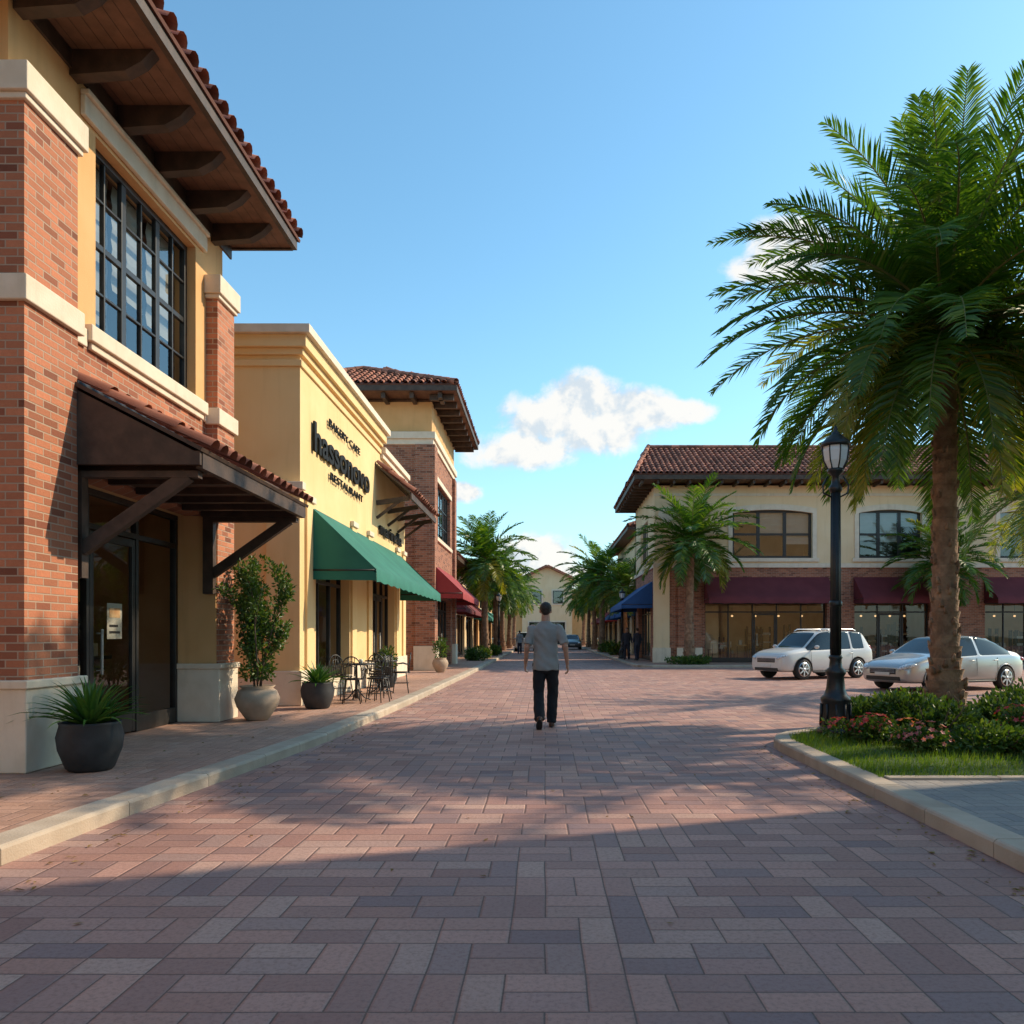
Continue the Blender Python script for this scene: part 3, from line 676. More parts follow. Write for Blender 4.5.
def text_mesh(body, f_x, u0, u1, z0, z1, mat, name, parent, ext=.025, off=0.0):
    c = bpy.data.curves.new('t', 'FONT'); c.body = body; c.size = 1; c.extrude = ext; c.offset = off
    o = bpy.data.objects.new('t', c); COL.objects.link(o); bpy.context.view_layer.update()
    me = bpy.data.meshes.new_from_object(o.evaluated_get(bpy.context.evaluated_depsgraph_get()))
    bpy.data.objects.remove(o)
    xs = [v.co.x for v in me.vertices]; ys = [v.co.y for v in me.vertices]
    ax, bx, ay, by = min(xs), max(xs), min(ys), max(ys)
    for v in me.vertices:
        x, y, z = v.co
        v.co = (f_x+.05+z, u0+(x-ax)/(bx-ax)*(u1-u0), z0+(y-ay)/(by-ay)*(z1-z0))
    me.materials.clear(); me.materials.append(mat)
    ob = bpy.data.objects.new(name, me); COL.objects.link(ob); ob.parent = parent
    return ob
e = empty('shop_sign')
text_mesh('BAKERY CAFE', -4.47, 16.4, 19.1, 5.68, 5.84, M['signblack'], 'small_text', e, ext=.012)
text_mesh('hassonovo', -4.47, 15.3, 20.1, 4.92, 5.5, M['signblack'], 'main_text', e, ext=.02, off=.016)
text_mesh('RESTAURANT', -4.47, 16.5, 19.4, 4.6, 4.76, M['signblack'], 'lower_text', e, ext=.012)
mb = MB()
for i in range(9):
    y = 15.5+i*.54
    mb.box(-4.47, -4.44, y, y+.02, 5.0, 5.02, M['black']); mb.box(-4.47, -4.44, y, y+.02, 5.25, 5.27, M['black'])
mb.obj('standoffs', e)
e = empty('shop_sign')
text_mesh('marinella', -4.47, 21.4, 24.6, 4.1, 4.45, M['signblack'], 'main_text', e, off=.01)

# ------------------------------------------------------------------ building 3
b = Bld('brick_corner_building', (-6, 32, .12))
f = F('x', -4.1, 1)
ops = [(30.2, 34.6, 5.1, 7.2), (30.6, 34.8, S0, 2.85)]
wall(b.w, f, 29, 36, S0, 8.3, .3, ops, M['brickd'])
wall(b.w, f, 29, 36, 8.75, 9.85, .3, [], M['stucco'])
for y, sg in ((29, -1), (36, 1)):
    ff = F('y', y, sg)
    fbox(b.w, ff, -9, -4.4, 0, .3, S0, 8.3, M['brickd']); fbox(b.w, ff, -9, -4.4, 0, .3, 8.75, 9.85, M['stucco'])
b.w.box(-9.3, -9, 29, 36, S0, 9.85, M['stucco'])
b.t.box(-9.35, -4.04, 28.94, 36.06, 8.3, 8.5, M['stone']); b.t.box(-9.4, -3.97, 28.87, 36.13, 8.5, 8.75, M['stone'])
for u in (29.0, 35.35):
    b.w.box(-4.102, -3.98, u, u+.65, 1.0, 8.3, M['brickd']); b.t.box(-4.102, -3.93, u-.05, u+.7, S0, 1.0, M['stone'])
b.w.box(-4.7, -3.98, 28.9, 29.0, 1.0, 8.3, M['brickd']); b.t.box(-4.75, -3.93, 28.85, 28.95, S0, 1.0, M['stone'])
fbox(b.t, f, 30.0, 34.8, -.08, .1, 4.95, 5.1, M['stone']); fbox(b.t, f, 30.0, 34.8, -.05, -.002, 7.2, 7.4, M['stone'])
b.window(f, 30.2, 34.6, 5.1, 7.2, .12, 6, 3, .08, .04, sash=2)
storefront(b, f, 30.6, 34.8, S0, 2.85, .2, 4, door=(2,), seed=15, pend=3)
awning(b, f, 29.2, 36.2, 1.1, 4.0, 2.95, .22, M['red'])
hip_roof(b, -10.3, -3.1, 28.0, 37.0, 10.2, 11.75, (-7.1, 31.3), (-6.3, 33.7), tiles=('s', 'e'))
for i in range(9):
    y = 28.5+i*1.0; b.ti.box(-4.1, -3.25, y-.07, y+.07, 9.75, 9.95, M['wood'])
for i in range(7):
    x = -3.7-i*1.0; b.ti.box(x-.07, x+.07, 28.15, 29, 9.75, 9.95, M['wood'])
b.w.box(-9.2, -4.2, 29.1, 35.9, 9.85, 9.96, M['soffit'])
b.done()

# ------------------------------------------------------------------ generic street building
def street_building(name, side, xw, y0, y1, h, wm, aw=None, tiled=True, depth=10, rise=2.0, base=.1, over=.8, seed=0):
    b = Bld(name, (xw, (y0+y1)/2, base)); s = 1 if side == 'L' else -1
    f = F('x', xw, s); n = max(1, int((y1-y0)/4.5)); bay = (y1-y0)/n
    ops = []
    for i in range(n):
        a = y0+bay*i+.6; c = y0+bay*(i+1)-.6; ops.append((a, c, base, 2.9))
        if h > 6: ops.append((a+.4, c-.4, h*.58, h*.58+1.7))
    wall(b.w, f, y0, y1, base, h, .3, ops, wm)
    xb = xw-s*depth
    b.w.box(xw-s*.3, xb, y0, y0+.3, base, h, wm); b.w.box(xw-s*.3, xb, y1-.3, y1, base, h, wm); b.w.box(xb, xb-s*.3, y0, y1, base, h, wm)
    for i, o in enumerate(ops):
        if o[2] == base:
            storefront(b, f, *o, .15, 3, seed=seed+i, pend=2, n=8)
            if aw: awning(b, f, o[0]-.2, o[1]+.2, 1.1, 3.7, 2.8, .2, M[aw])
        else:
            b.window(f, *o, .12, 4, 2, .07, .04, sash=2); fbox(b.t, f, o[0]-.1, o[1]+.1, -.06, .05, o[2]-.12, o[2], M['stone'])
    fbox(b.t, f, y0, y1, -.05, -.002, h*.5, h*.5+.2, M['stone'])
    fe = F('y', y0, -1)
    if h > 6:
        for k in range(2):
            u = xw-s*(2.5+3.2*k); fbox(b.t, fe, u-.9, u+.9, -.05, -.002, h*.58-.1, h*.58, M['stone'])
            fbox(b.fr, fe, u-.8, u+.8, -.03, -.002, h*.58, h*.58+1.6, M['bronze']); quad(b.g, [fe.P(u-.72, -.035, h*.58+.08), fe.P(u+.72, -.035, h*.58+.08), fe.P(u+.72, -.035, h*.58+1.52), fe.P(u-.72, -.035, h*.58+1.52)], M['glass'])
    xa, xc = sorted((xw+s*over, xb-s*over)); xm = (xa+xc)/2
    if tiled: hip_roof(b, xa, xc, y0-over, y1+over, h+.25, h+.25+rise, (xm, y0+3), (xm, y1-3), tiles=('s', 'e' if s > 0 else 'w'))
    else:
        a_, c_ = sorted((xw+s*.15, xb-s*.15)); b.t.box(a_, c_, y0-.15, y1+.15, h, h+.3, M['stone'])
    b.done()
street_building('cream_shop_building', 'L', -5.2, 41, 58, 5.2, M['cream'], 'maroon', rise=1.6, seed=20)
street_building('ochre_shop_building', 'L', -5.6, 62, 84, 6.4, M['stucco'], 'green', seed=24)
street_building('cream_shop_building', 'R', 6.0, 51, 66, 8.0, M['cream'], 'blue', seed=30, rise=2.2)
street_building('ochre_shop_building', 'R', 6.4, 70, 92, 6.2, M['stucco'], 'red', seed=35)
street_building('ochre_shop_building', 'L', -6.2, -20, 2.5, 8.5, M['stucco'], 'maroon', seed=60)  # unseen building added on the left to block sky and bounce warm light

b = Bld('gabled_building', (0, 112, 0))
f = F('y', 112, -1)
b.w.box(-3.2, 3.8, 112, 122, 0, 9.2, M['cream']); b.w.add([(-3.2, 112, 9.2), (3.8, 112, 9.2), (.3, 112, 10.9)], [(0, 1, 2)], M['cream'])
b.w.box(-16, -3.2, 113, 122, 0, 6, M['stucco']); b.w.box(3.8, 18, 113, 122, 0, 6, M['stucco'])
for s in (-1, 1):
    slab(b.r, [(.3, 111.2, 11.1), (.3, 122, 11.1), (.3+s*4.1, 122, 9.15), (.3+s*4.1, 111.2, 9.15)], .15, M['tile'])
    tile_plane(b.r, (.3+s*4.1, 111.2, 9.2), (0, 1, 0), (-s*4.1, 0, 1.95), 10, 4.5)
    xa, xc = sorted((s*3.5+.3, s*16.5))
    slab(b.r, [(xa, 112.2, 6), (xc, 112.2, 6), (xc, 117, 8), (xa, 117, 8)], .15, M['tile']); tile_plane(b.r, (xa, 112.2, 6.05), (1, 0, 0), (0, 4.8, 2), xc-xa, 5)
for u0, u1, z0, z1 in ((-1.9, -.5, 5.8, 7.6), (1.1, 2.5, 5.8, 7.6), (-2.2, 2.8, .1, 3.2), (-10, -7, 1, 3), (7, 10, 1, 3)):
    d = 0 if abs(u0) < 5 else 1
    fbox(b.t, f, u0-.2, u1+.2, d-.12, d-.002, z0-.2, z1+.2, M['stone']); fbox(b.fr, f, u0, u1, d-.16, d-.121, z0, z1, M['bronze'])
    quad(b.g, [f.P(u0+.1, d-.17, z0+.1), f.P(u1-.1, d-.17, z0+.1), f.P(u1-.1, d-.17, z1-.1), f.P(u0+.1, d-.17, z1-.1)], M['glass'])
b.done()

# ------------------------------------------------------------------ right building
b = Bld('arcade_shop_building', (16, 42, .1)); S1 = .1
f = F('y', 38, -1); X0, X1 = 5.2, 33.0; ZT = 8.5
shops = [(7.6, 13.4), (14.7, 18.3), (20.9, 26.0), (27.4, 32)]
wins = [(8.9, 12.7), (14.9, 17.9), (21.6, 25.4), (27.8, 31.5)]
wall(b.w, f, X0, X1, S1, 4.62, .35, [(a, c, S1, 2.95) for a, c in shops], M['brickd'])
wall(b.w, f, X0, X1, 4.62, ZT, .35, [(a, c, 5.05, 7.35) for a, c in wins], M['cream'])
fbox(b.t, f, X0-.05, X1, -.08, -.002, 4.6, 4.8, M['stone']); fbox(b.t, f, X0-.03, X1, -.05, -.002, 8.0, 8.12, M['stone'])
fl = F('x', X0, -1)
wall(b.w, fl, 38.35, 46, S1, 4.62, .3, [(39.5, 44.5, S1, 2.95)], M['brickd']); wall(b.w, fl, 38.35, 46, 4.62, ZT, .3, [(40.5, 43.5, 5.05, 7.2)], M['cream'])
b.window(fl, 40.5, 43.5, 5.05, 7.2, cols=4, rows=2, sash=2); storefront(b, fl, 39.5, 44.5, S1, 2.95, .2, 4, seed=41, pend=2)
fbox(b.t, fl, 38, 46, -.08, -.002, 4.6, 4.8, M['stone'])
b.w.box(X0, X1, 45.7, 46, S1, ZT, M['cream']); b.w.box(X1-.3, X1, 38.35, 45.7, S1, ZT, M['cream'])
def arch(b, f, u0, u1, z1, rise, d0, d1, m):
    n = 14; vs = []
    for i in range(n+1):
        t = i/n; u = u0+(u1-u0)*t; za = z1-rise*((2*t-1)**2)
        vs += [f.P(u, d0, za), f.P(u, d0, z1+.002), f.P(u, d1, za)]
    b.t.add(vs, [(3*i, 3*i+3, 3*i+4, 3*i+1) for i in range(n)]+[(3*i, 3*i+2, 3*i+5, 3*i+3) for i in range(n)], m)
AR = .16
for k, (a, c) in enumerate(wins):
    b.window(f, a, c, 5.05, 7.35, .16, 3, 2, .12, .12, sash=1, blind=.45, seed=k)
    arch(b, f, a-.002, c+.002, 7.35, AR, .02, .15, M['cream'])
    n = 14; ou = []
    for i in range(n+1):
        t = i/n; ou.append((a+(c-a)*t, 7.35-AR*((2*t-1)**2)))
    for (ua, za), (ub, zb) in zip(ou, ou[1:]): 
        vs = [f.P(ua, -.05, za), f.P(ub, -.05, zb), f.P(ub, -.05, zb+.26), f.P(ua, -.05, za+.26), f.P(ua, .02, za), f.P(ub, .02, zb), f.P(ub, .02, zb+.26), f.P(ua, .02, za+.26)]
        b.t.add(vs, [(0, 1, 2, 3), (0, 4, 5, 1), (3, 2, 6, 7)], M['stone'])
    for q in (a-.2, c): fbox(b.t, f, q, q+.2, -.051, -.002, 5.05, 7.42, M['stone'])
    fbox(b.t, f, a-.3, c+.3, -.1, .1, 4.88, 5.05, M['stone'])
for k, (a, c) in enumerate(shops):
    storefront(b, f, a, c, S1, 2.95, .25, 5 if c-a > 4.5 else 3, door=(2,) if c-a > 4.5 else (1,), seed=50+k, pend=5, n=30, depth=3.5)
    awning(b, f, a-.05, c+.05, 1.2, 4.15, 3.1, .22, M['maroon'])
for a, c in ((13.6, 14.5), (18.5, 20.7), (26.2, 27.2), (6.3, 7.4)):
    fbox(b.w, f, a, c, -.1, -.002, .8, 4.5, M['brickd']); fbox(b.t, f, a-.05, c+.05, -.15, -.003, S1, .8, M['stone'])
b.w.box(X0-.06, X0+.7, 37.9, 38.0, S1, 4.6, M['cream']); b.t.box(X0-.1, X0+.75, 37.85, 37.97, S1, .8, M['stone'])
b.t.lathe([(.38, 0), (.38, .06), (.3, .08), (.28, .03)], (5.75, 37.94, 7.1), M['stone'], 24, axis='y')
hip_roof(b, 4.15, 34, 36.9, 47.2, 8.85, 11.0, (5.3, 41.2), (33, 41.2), fas=.2)
for i in range(40):
    x = 4.5+i*.74; b.ti.box(x-.05, x+.05, 37.02, 38, 8.42, 8.6, M['wood'])
for i in range(10):
    y = 38.3+i*.85; b.ti.box(4.25, 5.2, y-.05, y+.05, 8.42, 8.6, M['wood'])
awning(b, fl, 38.6, 45.2, 1.5, 4.0, 2.9, .22, M['blue'])
b.done()

b = Bld('unseen_shade_building', (16, -4, .1))  # unseen building added at right, sized to cast the foreground shade
f = F('x', 12.5, -1); YE = 10.2; HT = 12.3
ops = [(-12+i*5, -8.4+i*5, S1, 3.0) for i in range(4)]+[(-12+i*5, -9+i*5, 5, 7.2) for i in range(4)]
wall(b.w, f, -14, YE, S1, 4.5, .3, ops, M['brick']); wall(b.w, f, -14, YE, 4.5, HT, .3, ops, M['stucco'])
for i, o in enumerate(ops):
    if o[2] < 1: storefront(b, f, *o, .2, 2, seed=i, pend=1, n=6); awning(b, f, o[0]-.1, o[1]+.1, 1, 3.9, 3.1, .2, M['green'])
    else: b.window(f, *o)
b.w.box(12.8, 23, YE-.3, YE, S1, HT, M['stucco']); b.w.box(12.8, 23, -14, -13.7, S1, HT, M['stucco']); b.w.box(22.7, 23, -13.7, YE-.3, S1, HT, M['stucco'])
b.t.box(12.3, 23.2, -14.2, YE+.2, HT, HT+.4, M['stone']); b.w.box(12.8, 22.7, -13.7, YE-.3, HT-.4, HT-.3, M['stone'])
b.done()

# ------------------------------------------------------------------ palms
def palm_mesh(name, H, crown, nfr, nleaf, seed, tr=.2, leafl=.5, lean=0.0, leafw=.035, updir=80, bd=(40, 62), low=36):
    rr = random.Random(seed); mb = MB()
    n = 16 if H < 5.5 else 34; pts = []; rs = []
    for i in range(n+1):
        t = i/n; pts.append(Vector((lean*t*t, 0.3*lean*math.sin(t*3), H*t)))
        rs.append(tr*(1.0+.75*math.exp(-t*11)+(.18 if t > .93 else 0)-.22*t))
    for i in range(n):
        sub = [pts[i]-Vector((0, 0, .01)), pts[i].lerp(pts[i+1], .5), pts[i+1]+Vector((0, 0, .02))]
        r0 = rs[i]; mb.tube(sub, [r0*rr.uniform(.92, .98), r0*.99, r0*1.08*rr.uniform(.97, 1.05)], M['trunk'], 14, False)
        for q in range(4):
            a = rr.uniform(0, 6.28); p = pts[i].lerp(pts[i+1], rr.random()); c, s_ = math.cos(a), math.sin(a)
            mb.tube([p+Vector((c*r0*.95, s_*r0*.95, 0)), p+Vector((c*r0*1.16, s_*r0*1.16, .1))], [r0*.22, r0*.06], M['trunk'], 5)
    top = pts[-1]
    for i in range(46):
        a = i*2.4; z = H-.05-.9*tr*4*(i/46); p = Vector((lean+math.cos(a)*tr*.85, math.sin(a)*tr*.85, z))
        d = Vector((math.cos(a)*.6, math.sin(a)*.6, .9)).normalized()
        mb.tube([p, p+d*.22*tr*4], [.05*tr*5, .02*tr*5], M['trunk'], 5)
    for i in range(nfr):
        a = i*2.39996+rr.uniform(-.25, .25); q = (i+.5)/nfr
        e0 = rad(updir-(updir+low)*q**.9+rr.uniform(-8, 8)); bend = rad(rr.uniform(*bd)+14*math.sin(q*3.0))
        if q < .15: bend *= .75
        L = crown*1.15*rr.uniform(.88, 1.08)*(.84+.26*math.sin(math.pi*min(1, q+.1)))
        hd = Vector((math.cos(a), math.sin(a), 0)); tw = rr.uniform(-.25, .25)
        p = top+hd*tr*.5+Vector((0, 0, .1-.3*q)); P = [p.copy()]; D = []
        nn = 14
        for k in range(nn):
            t = (k+.5)/nn; e = max(e0-bend*t**1.35, rad(-84))
            hh = (hd+Vector((-hd.y, hd.x, 0))*tw*t).normalized()
            d = (hh*math.cos(e)+Vector((0, 0, math.sin(e)))).normalized(); D.append(d); p = p+d*(L/nn); P.append(p.copy())
        D.append(D[-1])
        mb.tube(P, [.03*(1-.85*k/nn)*(crown/3.2) for k in range(nn+1)], M['rachis'], 4, False)
        mt = M['frondy'] if (q > .72 and rr.random() < .35) or rr.random() < .02 else M['frond']
        for k in range(nleaf):
            s = .08+.92*(k+.5)/nleaf; x = s*nn; j = min(int(x), nn-1); fr = x-j
            c = P[j].lerp(P[j+1], fr); d = D[j].lerp(D[min(j+1, nn)], fr).normalized()
            sd = d.cross(Vector((0, 0, 1)))
            if sd.length < .05: sd = Vector((-hd.y, hd.x, 0))
            sd.normalize(); up = sd.cross(d).normalized()
            ll = leafl*(max(.02, math.sin(math.pi*min(1, s*.84+.13)))**.6)*rr.uniform(.8, 1.15)
            fw = .45+.75*s
            for sg in (-1, 1):
                d1 = (sd*sg+d*(fw+rr.uniform(-.12, .12))+up*rr.uniform(.05, .55)).normalized()
                m1 = c+d1*ll*.5; droop = Vector((0, 0, -1))*rr.uniform(.3, .9)
                d2 = (d1+droop*.55).normalized(); t1 = m1+d2*ll*.55
                wv = d*leafw*.5+up*leafw*.35*rr.uniform(-1, 1)
                mb.add([c-wv*.6, c+wv*.6, m1+wv, m1-wv, t1], [(0, 1, 2, 3), (3, 2, 4)], mt)
    return mb.mesh(name)
def put(name, me, loc, rot=0, sc=1.0):
    o = bpy.data.objects.new(name, me); COL.objects.link(o); o.location = loc; o.rotation_euler[2] = rot
    o.scale = (sc,)*3 if not isinstance(sc, tuple) else sc; return o
big = palm_mesh('palm_tree', 6.25, 3.1, 116, 82, 3, .2, .62, .0, .042, 84, (38, 62), 42)
put('palm_tree', big, (6.4, 12.8, .1), 1.1)
big2 = palm_mesh('palm_tree_b', 6.3, 3.3, 46, 46, 9, .19, .55, .2, .045, 80)
big3 = palm_mesh('palm_tree_shade', 6.6, 2.9, 24, 40, 19, .19, .5, .2, .035, 70, (50, 70))
put('palm_tree', big3, (10.2, 11.0, .1), 0.3)  # extra palm added out of view, fronds thinned to throw streaky shade
put('palm_tree', big2, (12.6, 19.5, 0), 2.3, .84)
sm = palm_mesh('palm_small', 5.0, 2.3, 52, 34, 5, .17, .58, .1, .07, 80)
sm2 = palm_mesh('palm_small_b', 4.6, 2.3, 48, 32, 8, .17, .58, -.15, .07, 76)
put('palm_tree', sm, (6.5, 36.0, .1), .4, 1.12)
put('palm_tree', sm2, (18.0, 36.3, .1), 1.4, 1.02)
put('palm_tree', sm, (-3.35, 45, .1), 2, 1.12)
put('palm_tree', sm2, (4.4, 62, .1), 1, 1.3)
for i, (x, y, s) in enumerate([(-3.4, 56, 1.15), (-3.5, 66, 1.1), (-3.5, 78, 1.15), (-3.6, 92, 1.2), (5.0, 50, .95), (4.6, 74, 1.15), (4.7, 86, 1.1), (4.7, 98, 1.2), (-6, 100, 1.3), (8, 104, 1.3)]):
    put('palm_tree', sm if i % 2 else sm2, (x, y, .1), i*1.7, s)

# ------------------------------------------------------------------ shrubs
def leaves(mb, c, r, n, size, m, rr, hollow=.35, up=.3):
    for i in range(n):
        d = Vector((rr.gauss(0, 1), rr.gauss(0, 1), rr.gauss(0, 1))).normalized()
        k = (hollow+(1-hollow)*rr.random())**.6*(0.78+.45*noise.noise(d*2.2+Vector(c)))
        p = Vector((c[0]+d.x*r[0]*k, c[1]+d.y*r[1]*k, c[2]+d.z*r[2]*k))
        if p.z < .1: p.z = .12+rr.random()*.1
        ax = (d+Vector((rr.gauss(0, .5), rr.gauss(0, .5), rr.gauss(up, .5)))).normalized()
        sd = ax.cross(Vector((rr.gauss(0, 1), rr.gauss(0, 1), rr.gauss(0, 1)))).normalized()
        s = size*rr.uniform(.6, 1.3); nn = ax.cross(sd)*s*.15
        mb.add([p, p+ax*s*.5+sd*s*.28+nn, p+ax*s, p+ax*s*.5-sd*s*.28+nn], [(0, 1, 2), (0, 2, 3)], m)
def bush(name, x, y, r, h, seed, fl=None, n=900, size=.07, z=.1, leafm=None):
    rr = random.Random(seed); mb = MB()
    for i in range(7):
        a = rr.uniform(0, 6.28); q = rr.uniform(.2, .8)*r
        mb.tube([(x+q*.15*math.cos(a), y+q*.15*math.sin(a), z), (x+q*math.cos(a), y+q*math.sin(a), z+h*.7)], [.012, .005], M['bark'], 5)
    for i in range(6):
        a = rr.uniform(0, 6.28); q = rr.uniform(.15, .6)*r; hh = h*rr.uniform(.55, .95)
        c = (x+q*math.cos(a), y+q*math.sin(a), z+hh*.5)
        leaves(mb, c, (r*.55, r*.55, hh*.55), n//6, size, leafm or M['bush'], rr)
        if fl:
            for k in range(19):
                t = rr.uniform(0, 6.28); ph = rr.uniform(.1, 1.5); s = rr.uniform(.018, .036)
                p = Vector((c[0]+r*.58*math.sin(ph)*math.cos(t), c[1]+r*.58*math.sin(ph)*math.sin(t), c[2]+hh*.58*math.cos(ph)))
                nrm = Vector((math.sin(ph)*math.cos(t), math.sin(ph)*math.sin(t), math.cos(ph)+.3)).normalized()
                u = nrm.orthogonal().normalized(); v = nrm.cross(u)
                for w in range(5):
                    b0 = w*1.257+t; dd = u*math.cos(b0)+v*math.sin(b0); ee = u*math.cos(b0+.6)+v*math.sin(b0+.6); e2 = u*math.cos(b0-.6)+v*math.sin(b0-.6)
                    mb.add([p, p+ee*s*.7+nrm*s*.2, p+dd*s*1.2+nrm*s*.35, p+e2*s*.7+nrm*s*.2], [(0, 1, 2, 3)], fl)
    mb.obj(name)
bush('flower_bush', 3.8, 9.7, .45, .42, 1, M['flr'], 1700, .06)
bush('flower_bush', 4.2, 8.95, .42, .36, 2, M['flp'], 1600, .055)
bush('flower_bush', 5.75, 9.3, .5, .5, 4, M['flr'], 1800, .06)
bush('shrub', 4.2, 10.7, .5, .6, 44, None, 1600, .08, leafm=M['bushd'])
bush('shrub', 4.75, 9.8, .65, .65, 5, None, 2600, .08, leafm=M['bushd'])
bush('shrub', 4.95, 8.7, .5, .42, 6, None, 1900, .065)
bush('shrub', 5.9, 10.4, .75, .7, 7, None, 2600, .085, leafm=M['bushd'])
bush('shrub', 5.35, 8.3, .5, .42, 8, None, 1900, .065)
bush('shrub', 6.6, 9.4, .6, .6, 9, None, 1900, .075, leafm=M['bushd'])
bush('shrub', 5.2, 11.4, .65, .6, 10, None, 2000, .08)
bush('flower_bush', 6.2, 8.5, .42, .38, 12, M['flp'], 1300, .055)
bush('shrub', 4.5, 10.3, .4, .66, 45, None, 1300, .075)
bush('shrub', 7.3, 11.6, .8, .75, 13, None, 2000, .08, leafm=M['bushd'])
bush('shrub', 7.2, 10.0, .7, .7, 46, None, 2000, .08)
bush('hedge', 6.5, 36.0, 1.3, .45, 14, None, 1400, .14)
bush('hedge', 18, 36.1, 1.3, .5, 15, None, 1400, .14)
bush('hedge', -3.5, 44.5, .9, .8, 16, None, 1200, .16); bush('hedge', -3.4, 40, .7, .7, 17, None, 1000, .15, leafm=M['bushd'])
bush('hedge', -3.5, 50, .9, .9, 18, None, 900, .18); bush('hedge', 4.8, 52, .8, .9, 19, None, 900, .18); bush('hedge', 4.8, 60, .9, 1, 21, None, 900, .18)
rr = random.Random(77); mb = MB()
for i in range(60):
    x = rr.uniform(-70, 80); y = rr.uniform(128, 170); h = rr.uniform(5, 9)
    mb.tube([(x, y, 0), (x, y, h*.6)], [.3, .15], M['bark'], 5)
    for k in range(4): leaves(mb, (x+rr.uniform(-2, 2), y+rr.uniform(-2, 2), h*rr.uniform(.45, .8)), (3, 3, 2.4), 110, 1.1, M['bushd'], rr)
mb.obj('distant_trees')

# ------------------------------------------------------------------ pots
def pot(mb, x, y, z, r, h, m, style=0):
    if style == 0: prof = [(r*.62, 0), (r*.72, h*.06), (r*.95, h*.45), (r, h*.7), (r*.9, h*.95), (r*.93, h), (r*.84, h), (r*.8, h*.9)]
    else: prof = [(r*.45, 0), (r*.52, h*.04), (r*.9, h*.4), (r, h*.62), (r*.86, h*.85), (r*.68, h*.92), (r*.8, h), (r*.72, h), (r*.6, h*.9)]
    mb.lathe(prof, (x, y, z), m, 32); mb.lathe([(r*.78 if style == 0 else r*.6, 0), (r*.3, .03)], (x, y, z+h*.88), M['soil'], 20)
def agave(mb, x, y, z, n, L, w, rr):
    for i in range(n):
        a = i*2.4+rr.uniform(-.2, .2); q = i/n; e0 = rad(85-68*q+rr.uniform(-6, 6)); bend = rad(30+30*q); l = L*rr.uniform(.75, 1.1)*(.75+.3*q)
        hd = Vector((math.cos(a), math.sin(a), 0)); sd = Vector((-hd.y, hd.x, 0)); p = Vector((x, y, z))+hd*.03; vs = []
        k = 7
        for j in range(k):
            t = j/(k-1); e = e0-bend*t*t; wd = w*(.6+1.2*t if t < .3 else .96*(1-(t-.3)/.7)**.7+.0)
            up = Vector((0, 0, 1))*math.cos(e)-hd*math.sin(e)
            vs += [p-sd*wd*.5+up*wd*.25, p.copy(), p+sd*wd*.5+up*wd*.25]
            p = p+(hd*math.cos(e)+Vector((0, 0, math.sin(e))))*l/(k-1)
        fs = []
        for j in range(k-1): fs += [(3*j, 3*j+1, 3*j+4, 3*j+3), (3*j+1, 3*j+2, 3*j+5, 3*j+4)]
        mb.add(vs, fs, M['agave'], True)
rr = random.Random(5)
mb = MB(); pot(mb, -4.33, 7.62, .116, .29, .46, M['potd']); agave(mb, -4.33, 7.62, .53, 105, .62, .052, rr); mb.obj('potted_agave')
mb = MB(); pot(mb, -3.98, 14.0, .116, .29, .46, M['potd']); agave(mb, -3.98, 14.0, .52, 80, .55, .055, rr); mb.obj('potted_agave')
mb = MB(); pot(mb, -4.35, 12.1, .116, .33, .52, M['potb'], 1)
def twig(p, d, L, r, lv):
    pts = [p]; 
    for i in range(4):
        d = (d+Vector((rr.gauss(0, .1), rr.gauss(0, .1), .08))).normalized(); pts.append(pts[-1]+d*L/4)
    mb.tube(pts, [r, r*.85, r*.7, r*.6, r*.45], M['bark'], 5)
    if lv > 0:
        for i in range(4 if lv > 1 else 3):
            q = pts[1+(i % 4)]; dd = (d+Vector((rr.gauss(0, .6), rr.gauss(0, .6), rr.uniform(0, .5)))).normalized(); twig(q, dd, L*.48, r*.5, lv-1)
    if lv < 2:
        for q in pts[1:]:
            leaves(mb, tuple(q), (.085, .085, .085), 16, .07, M['bush'], rr, .1, .4)
for i in range(5):
    a = i*1.26; twig(Vector((-4.35+.05*math.cos(a), 12.1+.05*math.sin(a), .58)), Vector((.17*math.cos(a), .17*math.sin(a), 1)).normalized(), 1.3, .016, 2)
for i in range(5):
    a = i*1.3; leaves(mb, (-4.35+.14*math.cos(a), 12.1+.14*math.sin(a), .85), (.18, .18, .2), 70, .075, M['bush'], rr, .1)
mb.obj('potted_shrub')
mb = MB(); pot(mb, -3.9, 19.6, .116, .28, .45, M['potd'])
leaves(mb, (-3.9, 19.6, .8), (.32, .32, .36), 500, .08, M['bushd'], rr, .1); mb.obj('potted_shrub')
mb = MB(); pot(mb, -3.6, 27.5, .116, .28, .5, M['potb'], 1)
leaves(mb, (-3.6, 27.5, .95), (.32, .32, .45), 400, .09, M['bush'], rr, .1); mb.obj('potted_shrub')

